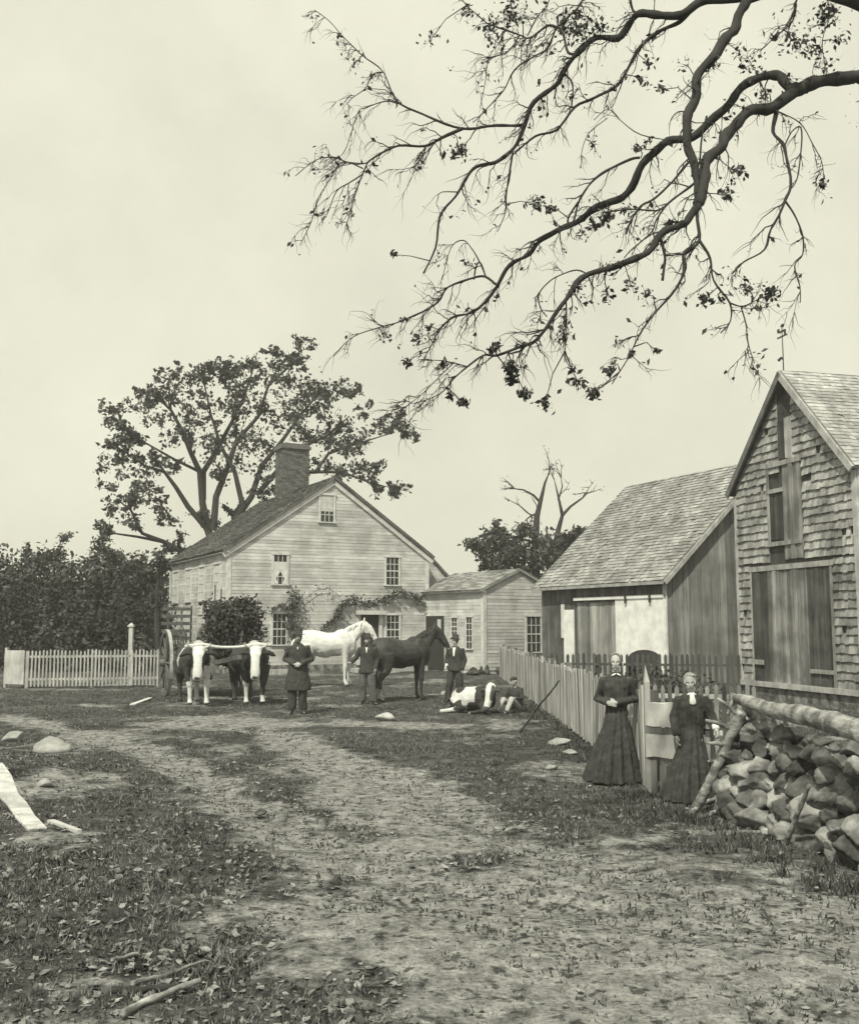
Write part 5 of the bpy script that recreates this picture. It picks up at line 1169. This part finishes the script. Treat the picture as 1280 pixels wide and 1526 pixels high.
def ox(loc, rz, label, spots_seed, turn=0, white_legs=True):
    e = empty('yoked_ox', loc, rz, label, 'ox'); m = MB()                       # heads towards local +X
    m.tube([(-1.02, 0, 1.18), (-.85, 0, 1.22), (-.5, 0, 1.15), (0, 0, 1.08), (.4, 0, 1.14), (.68, 0, 1.18), (.80, 0, 1.1)], [.18, .33, .40, .44, .41, .34, .22], 16)
    m.ell((.42, 0, 1.46), (.32, .16, .18)); m.ell((-.85, 0, 1.38), (.22, .22, .14)); m.ell((.62, 0, .88), (.22, .20, .24)); m.ell((.80, 0, .98), (.14, .07, .26))
    T = Matrix.Rotation(turn, 3, 'Z')
    def hp(x, y, z): q = T @ Vector((x-.7, y, 0)); return Vector((.7+q.x, q.y, z))
    KX, KZ, KY = 1.2, 1.5, 1.4
    def hs(x, y, z): return hp(1.05+(x-1.05)*KX, y*KY, 1.44+(z-1.44)*KZ)
    m.tube([(.55, 0, 1.28), hp(.85, 0, 1.30), hs(1.02, 0, 1.34)], [.27, .23, .18], 14)
    m.tube([hs(1.02, 0, 1.40), hs(1.14, 0, 1.30), hs(1.22, 0, 1.14), hs(1.27, 0, 1.0), hs(1.285, 0, .95)], [.155, .175, .14, .12, .10], 14)
    m.ell(hs(1.07, 0, 1.43), (.10, .17, .09)); m.ell(hs(1.28, 0, .965), (.08, .125, .09))
    for s in (-1, 1):
        m.tube([hs(1.04, .12*s, 1.36), hs(1.02, .22*s, 1.37), hs(1.00, .31*s, 1.33), hs(.99, .36*s, 1.30)], [.045, .065, .055, .012], 8)
        m.ell(hs(1.15, .105*s, 1.29), (.045, .035, .04))
    legs = []
    for s in (-1, 1):
        dx = .1*s
        legs.append([(.52+dx, .21*s, 1.0, .19), (.54+dx, .22*s, .76, .125), (.54+dx, .20*s, .50, .085), (.53+dx, .19*s, .44, .07), (.53+dx, .19*s, .2, .055), (.54+dx, .19*s, .12, .062), (.57+dx, .19*s, .03, .08)])
        legs.append([(-.75, .20*s, 1.05, .25), (-.68, .23*s, .80, .17), (-.80, .22*s, .55, .085), (-.82, .22*s, .50, .075), (-.78, .22*s, .22, .055), (-.77, .22*s, .12, .062), (-.73, .22*s, .03, .08)])
    animal_legs(m, legs)
    inv = T.inverted()
    def tn(c):
        q = inv @ Vector((c.x-.7, c.y, 0)); x = 1.05+(.7+q.x-1.05)/KX; y = q.y/KY; zz = 1.44+(c.z-1.44)/KZ
        n = noise.noise(Vector((c.x*1.6, c.y*1.6, c.z*1.6))+Vector((spots_seed, 0, 0)))
        if x > .98 and zz > .88:
            if zz < .92: return .10
            wd = .070+.04*max(0, (1.16-zz)*4)*(zz < 1.16)+.05*max(0, (zz-1.30)*7)
            for s in (-1, 1):
                if abs(y-s*.125) < .03 and abs(zz-1.29) < .03: return .04
            return 1.0 if abs(y) < wd+.02*n else .06
        if white_legs:
            if c.z < .62+.15*n and c.x > 0: return 1.0 if c.z > .08 else .2
            if c.z < 1.0 and c.x > .40 and abs(c.y) < .22+.15*n: return .85 if n > -.2 else .08
        elif c.z < .24+.08*n and c.z > .07 and c.x > 0: return .9
        if c.z > 1.50+.06*n and .1 < c.x < .9: return .62
        return .075 if n < (.22 if white_legs else .36) else .75
    organic(m, 'body', 'spotted_hide', e, .019, 5, tn, wrinkle(.008, 4))
    for s in (-1, 1):
        m = MB(); m.tube([hs(1.04, .09*s, 1.45), hs(1.06, .16*s, 1.47), hs(1.10, .20*s, 1.50), hs(1.13, .20*s, 1.54)], [.034, .028, .020, .006], 8); m.build('horn', 'horn', e, True)
        m = MB(); m.ell(hs(1.20, .118*s, 1.285), (.024, .018, .018)); m.build('eye', 'black_void', e, True)
    m = MB(); m.ell(hs(1.345, 0, .965), (.03, .075, .04)); m.build('muzzle', 'dark_hide', e, True)
    m = MB(); m.tube([(-1.12, 0, 1.3), (-1.18, 0, 1.1), (-1.17, 0, .7), (-1.16, 0, .5)], [.03, .025, .02, .04], 6); m.build('tail', 'dark_hide', e, True)
    return e
YAW = math.radians(24); hdv = Vector((math.sin(YAW), -math.cos(YAW), 0)); sdv = Vector((math.cos(YAW), math.sin(YAW), 0))
RZ = math.atan2(hdv.y, hdv.x)
f1, f2 = G(300, 1052), G(386, 1052)
c_ = (f1+f2)/2; o1 = c_-sdv*.72-hdv*.95; o2 = c_+sdv*.72-hdv*.95
ox1 = ox((o1.x, o1.y, terrain(o1.x, o1.y)), RZ, 'ox with a broad white face and white legs, left of the yoked pair', 3.3, -.30)
ox2 = ox((o2.x, o2.y, terrain(o2.x, o2.y)), RZ, 'dark ox with a white blaze, right of the yoked pair', 8.1, -.30, False)
# yoke across the necks
yk = empty('ox_yoke', c_-hdv*.22+Vector((0, 0, 1.53)), math.atan2(sdv.y, sdv.x), 'pale curved wooden yoke joining the two oxen', 'yoke'); m = MB(); P = []; R = []
for i in range(21):
    t = -1.12+2.24*i/20; P.append((t, 0, -.08+.07*math.exp(-((abs(t)-.72)/.3)**2)+(.02 if abs(t) > 1 else 0))); R.append(.038+.02*math.exp(-((abs(t)-.72)/.3)**2))
m.tube(P, R, 10); m.build('beam', 'yoke_wood', yk, True)
for s in (-1, 1):
    m = MB(); m.tube([(s*.72-.2, 0, .03), (s*.72-.21, 0, -.35), (s*.72-.12, 0, -.6), (s*.72+.12, 0, -.6), (s*.72+.21, 0, -.35), (s*.72+.2, 0, .03)], .018, 7); m.build('bow', 'cart_wood', yk, True)
m = MB(); pts_ = [(.07*math.cos(a), 0, -.2+.09*math.sin(a)) for a in [2*PI*k/12 for k in range(13)]]; m.tube(pts_, .012, 6); m.build('ring', 'iron', yk, True)

# ox cart
cc_ = c_-hdv*4.3+sdv*.15; cart = empty('ox_cart', (cc_.x, cc_.y, 0), math.atan2(hdv.y, hdv.x), 'wooden ox cart with tall spoked wheels and slatted side racks, behind the oxen', 'cart')
def wheel(side):
    R0 = .94; m = MB(); n = 28
    for i in range(n):
        a, b = 2*PI*i/n, 2*PI*(i+1)/n
        q = []
        for yy in (-.05, .05):
            q += [(R0*math.sin(a), yy, R0*math.cos(a)), (R0*math.sin(b), yy, R0*math.cos(b)), ((R0-.09)*math.sin(b), yy, (R0-.09)*math.cos(b)), ((R0-.09)*math.sin(a), yy, (R0-.09)*math.cos(a))]
        m.hexa(q, R_(.9, 1.3))
    rim = m.build('wheel', 'cart_wood', cart); rim.location = (0, side*1.04, R0)
    for k in range(12):
        a = 2*PI*k/12; mm = MB(); mm.tube([(0, 0, 0), ((R0-.08)*math.sin(a), 0, (R0-.08)*math.cos(a))], [.035, .026], 6); mm.build('spoke', 'cart_wood', rim)
    m = MB(); m.tube([(0, -.18, 0), (0, -.1, 0), (0, .1, 0), (0, .18, 0)], [.07, .11, .11, .07], 12); m.build('hub', 'cart_wood', rim)
    m = MB(); 
    for i in range(n):
        a, b = 2*PI*i/n, 2*PI*(i+1)/n; q = []
        for yy in (-.045, .045): q += [((R0+.012)*math.sin(a), yy, (R0+.012)*math.cos(a)), ((R0+.012)*math.sin(b), yy, (R0+.012)*math.cos(b)), ((R0+.001)*math.sin(b), yy, (R0+.001)*math.cos(b)), ((R0+.001)*math.sin(a), yy, (R0+.001)*math.cos(a))]
        m.hexa(q)
    m.build('tyre', 'old_trim', rim)
wheel(1); wheel(-1)
def cp(name, fn, mt='cart_wood'): m = MB(); fn(m); return m.build(name, mt, cart)
cp('axle', lambda m: m.bar((0, -1.1, .9), (0, 1.1, .9), .12, .12)); cp('bed', lambda m: m.box((.1, 0, 1.0), (2.9, 1.35, .08)))
for s in (-1, 1):
    cp('side_sill', lambda m: m.bar((-1.4, s*.66, 1.06), (1.6, s*.66, 1.06), .09, .12))
    cp('rack_rail', lambda m: m.bar((-1.5, s*.78, 1.75), (1.6, s*.78, 1.75), .06, .07)); cp('rack_rail', lambda m: m.bar((-1.5, s*.74, 1.42), (1.6, s*.74, 1.42), .05, .06))
    for k in range(8): cp('stake', lambda m: m.bar((-1.4+k*.41, s*.70, 1.0), (-1.42+k*.42, s*.80, 1.86), .045, .045))
cp('tongue', lambda m: m.bar((1.4, 0, .95), (4.6, 0, 1.22), .10, .12))
# upright end rack like a ladder at the rear
for k in range(2): cp('rack_post', lambda m: m.bar((-1.2-.05*k, -.80+.42*k, 1.0), (-1.28-.05*k, -.82+.42*k, 2.62), .05, .05), 'old_trim' if k else 'cart_wood')
for k in range(6): cp('rung', lambda m: m.bar((-1.24, -1.0, 1.40+k*.22), (-1.24, -.10, 1.40+k*.22), .03, .10), 'cart_wood')
cp('rack_post', lambda m: m.bar((-1.3, -.12, 1.0), (-1.34, -.1, 2.6), .05, .05)); 
for a, b in ((.9, .30), (.9, .12)): cp('tall_stake', lambda m: m.bar((.5, b+.1, 1.0), (.48, b+.1, 3.25-b*.6), .035, .035))
load = empty('leafy_load', cc_+sdv*.45+Vector((0, 0, 1.0)), math.atan2(hdv.y, hdv.x), 'heap of dark leafy boughs piled on the ox cart above the oxen', 'load of boughs')
L = []; m = MB()
for k in range(110):
    c = np.array([R_(-.3, 1.5), R_(-.45, .95), R_(.0, 1.65)]); L.append(c+rng.normal(size=(75, 3))*np.array([.13, .13, .11]))
for k in range(14): a = Vector((R_(-.1, 1.3), R_(-.3, .8), .3)); L.append(np.array(grow(m, a, Vector((R_(-.3, .4), R_(-.3, .3), 1)), R_(1.1, 1.45), .02, 6, .3))[-1:].repeat(40, 0)+rng.normal(size=(40, 3))*.08)
m.build('boughs', 'bark', load); leaf_mesh('foliage', np.concatenate(L), .06, 'leaf_dark', load)

# calf lying by the fence
calf = empty('calf', (W(712, 1040, 23.9).x, 23.9, terrain(1.1, 23.9)), math.radians(-28), 'black and white calf lying down with lowered white head, beside the sitting boy', 'calf'); m = MB()
m.tube([(-.62, 0, .30), (-.5, 0, .34), (-.2, .0, .32), (.15, 0, .34), (.38, 0, .36)], [.14, .25, .29, .29, .2], 14); m.ell((-.42, -.12, .24), (.26, .2, .22)); m.ell((.2, -.1, .3), (.2, .16, .24))
m.tube([(.25, -.02, .42), (.38, -.14, .60), (.47, -.28, .60)], [.20, .16, .125], 12); m.tube([(.47, -.30, .62), (.49, -.40, .50), (.49, -.47, .33), (.47, -.53, .18)], [.12, .125, .088, .078], 12); m.ell((.48, -.36, .64), (.10, .08, .05))
m.tube([(-.45, -.25, .2), (-.2, -.42, .14), (-.5, -.5, .08), (-.72, -.52, .05)], [.11, .075, .05, .045], 10); m.tube([(.2, -.2, .2), (.36, -.42, .1), (.15, -.5, .06), (0, -.5, .04)], [.1, .06, .045, .045], 10)
for s in (-1, 1): m.tube([(.49+s*.09, -.34, .58), (.49+s*.2, -.34, .56), (.49+s*.25, -.36, .50)], [.028, .05, .012], 8)
def tnc(c):
    n = noise.noise(c*3.6+Vector((4, 1, 7)))
    if c.x > .30 and c.y < -.10:
        if abs(c.x-.48) > .135: return .1
        return .1 if c.z < .17 else (.9 if abs(c.x-.485) < .075+.05*n or c.z < .34 else .14)
    if c.x > .05: return .06
    return .85 if n > -.02 else .06
organic(m, 'body', 'spotted_hide', calf, .016, 4, tnc, wrinkle(.006, 5)); m = MB(); m.ell((.47, -.575, .15), (.05, .03, .04)); m.build('muzzle', 'dark_hide', calf, True)
for s in (-1, 1): m = MB(); m.ell((.49+s*.09, -.46, .40), (.018, .02, .02)); m.build('eye', 'black_void', calf, True)
m = MB(); m.tube([(-.74, 0, .36), (-.82, -.05, .2), (-.80, -.2, .05), (-.7, -.3, .03)], [.025, .02, .018, .03], 6); m.build('tail', 'dark_hide', calf, True)

# ================================================================== AIR
hz = MB(); hz.box((0, 360, 22), (1300, 760, 46)); hzo = hz.build('haze', 'linen', None); hzo.data.materials.clear()
hm = bpy.data.materials.new('haze_air'); hm.use_nodes = True; hn = hm.node_tree; hn.nodes.clear()
pv = nd(hn, 'ShaderNodeVolumePrincipled'); pv.inputs['Color'].default_value = (.95, .95, .92, 1); pv.inputs['Density'].default_value = .0013
hno = nd(hn, 'ShaderNodeOutputMaterial'); hn.links.new(pv.outputs[0], hno.inputs['Volume']); hzo.data.materials.append(hm); hzo['kind'] = 'stuff'
# ================================================================== GRASS AND LITTER
def zg(x, y):
    return terrain(x, y)
def scatter(n, y0, y1, lo=0, hi=1, pw=1.0, xr=None):
    out = []
    while len(out) < n:
        Yv = y0*(y1/y0)**rng.random(4000); Xv = (rng.random(4000)-.5)*1.06*Yv*.92 if xr is None else xr[0]+(xr[1]-xr[0])*rng.random(4000)
        d = dirt_mask(Xv, Yv); ok = (d >= lo) & (d <= hi)
        out += list(zip(Xv[ok], Yv[ok]))
    return np.array(out[:n])
def blades(name, P, h, wd, mt, tone, per=5, label=''):
    n = len(P)*per; B = np.repeat(P, per, 0)+rng.normal(size=(n, 2))*.035; z = np.array([zg(x, y) for x, y in P]).repeat(per)-.012
    hh = h*(.4+.9*rng.random(n)); a = rng.random(n)*2*PI; ln = rng.normal(size=(n, 2))*hh[:, None]*.45; ww = wd*(.6+.8*rng.random(n))*(1+B[:, 1]*.05)
    dx, dy = np.cos(a)*ww, np.sin(a)*ww
    v0 = np.stack([B[:, 0]-dx, B[:, 1]-dy, z], 1); v1 = np.stack([B[:, 0]+dx, B[:, 1]+dy, z], 1); v2 = np.stack([B[:, 0]+ln[:, 0], B[:, 1]+ln[:, 1], z+hh], 1)
    V_ = np.stack([v0, v1, v2], 1).reshape(-1, 3); F_ = np.arange(3*n).reshape(n, 3)
    me = bpy.data.meshes.new(name); me.from_pydata(V_.tolist(), [], F_.tolist()); t = me.attributes.new('tone', 'FLOAT', 'FACE'); t.data.foreach_set('value', (tone[0]+(tone[1]-tone[0])*rng.random(n)**1.6).tolist())
    me.materials.append(MATS[mt]); o = bpy.data.objects.new(name, me); C.objects.link(o); tag(o, label, 'grass', kind='stuff')
P = scatter(17000, 3.8, 36, 0, .32); blades('grass', P, .05, .005, 'grass_blade', (.35, 2.8), 7, 'short rough grass covering the yard')
P = scatter(2600, 4.0, 20, .35, 1); blades('sparse_grass', P, .035, .006, 'grass_blade', (.3, 1.6), 4, 'sparse grass in the dirt road')
# weeds along the fence, wall and foundations
W_ = []
for i in range(240): Yq = R_(11.2, 26); W_.append((2.62-abs(random.gauss(0, .18)), Yq))
for i in range(160): t = random.random(); q = along(t); W_.append((q.x-.75-abs(random.gauss(0, .25)), q.y+R_(-.2, .2)))
blades('weeds', np.array(W_), .11, .006, 'grass_blade', (.25, 1.6), 9, 'taller weeds along the foot of the fence and the stone wall')
# fallen leaves
P = scatter(6500, 3.9, 15, 0, .5); P = P[(P[:, 0] < P[:, 1]*.12+R_(-.2, .2)) | (rng.random(len(P)) < .35)]
pts = np.array([(x, y, zg(x, y)+.018) for x, y in P]); lf = leaf_mesh('fallen_leaves', pts, .027, 'litter', None, flat=.6, tone=(.2, 1.9), k=1.2); tag(lf, 'fallen leaves scattered on the grass', 'leaves', kind='stuff')
P = scatter(3500, 3.9, 16, .3, 1); m = MB()
for i, (x, y) in enumerate(P):
    s = R_(.008, .026); z = zg(x, y)-.004; q = [Vector((x+s*R_(.8, 1.5)*math.cos(a), y+s*R_(.7, 1.2)*math.sin(a), z)) for a in (0, 1.3, 2.5, 3.8, 5)]; t = Vector((x+R_(-.3, .3)*s, y, z+s*.5))
    m.add(q+[t], [(0, 1, 5), (1, 2, 5), (2, 3, 5), (3, 4, 5), (4, 0, 5)], R_(.15, .9) if random.random() < .9 else 1.6)
tag(m.build('clods', 'litter', None), 'small clods and pebbles in the dirt road', 'clods', kind='stuff')
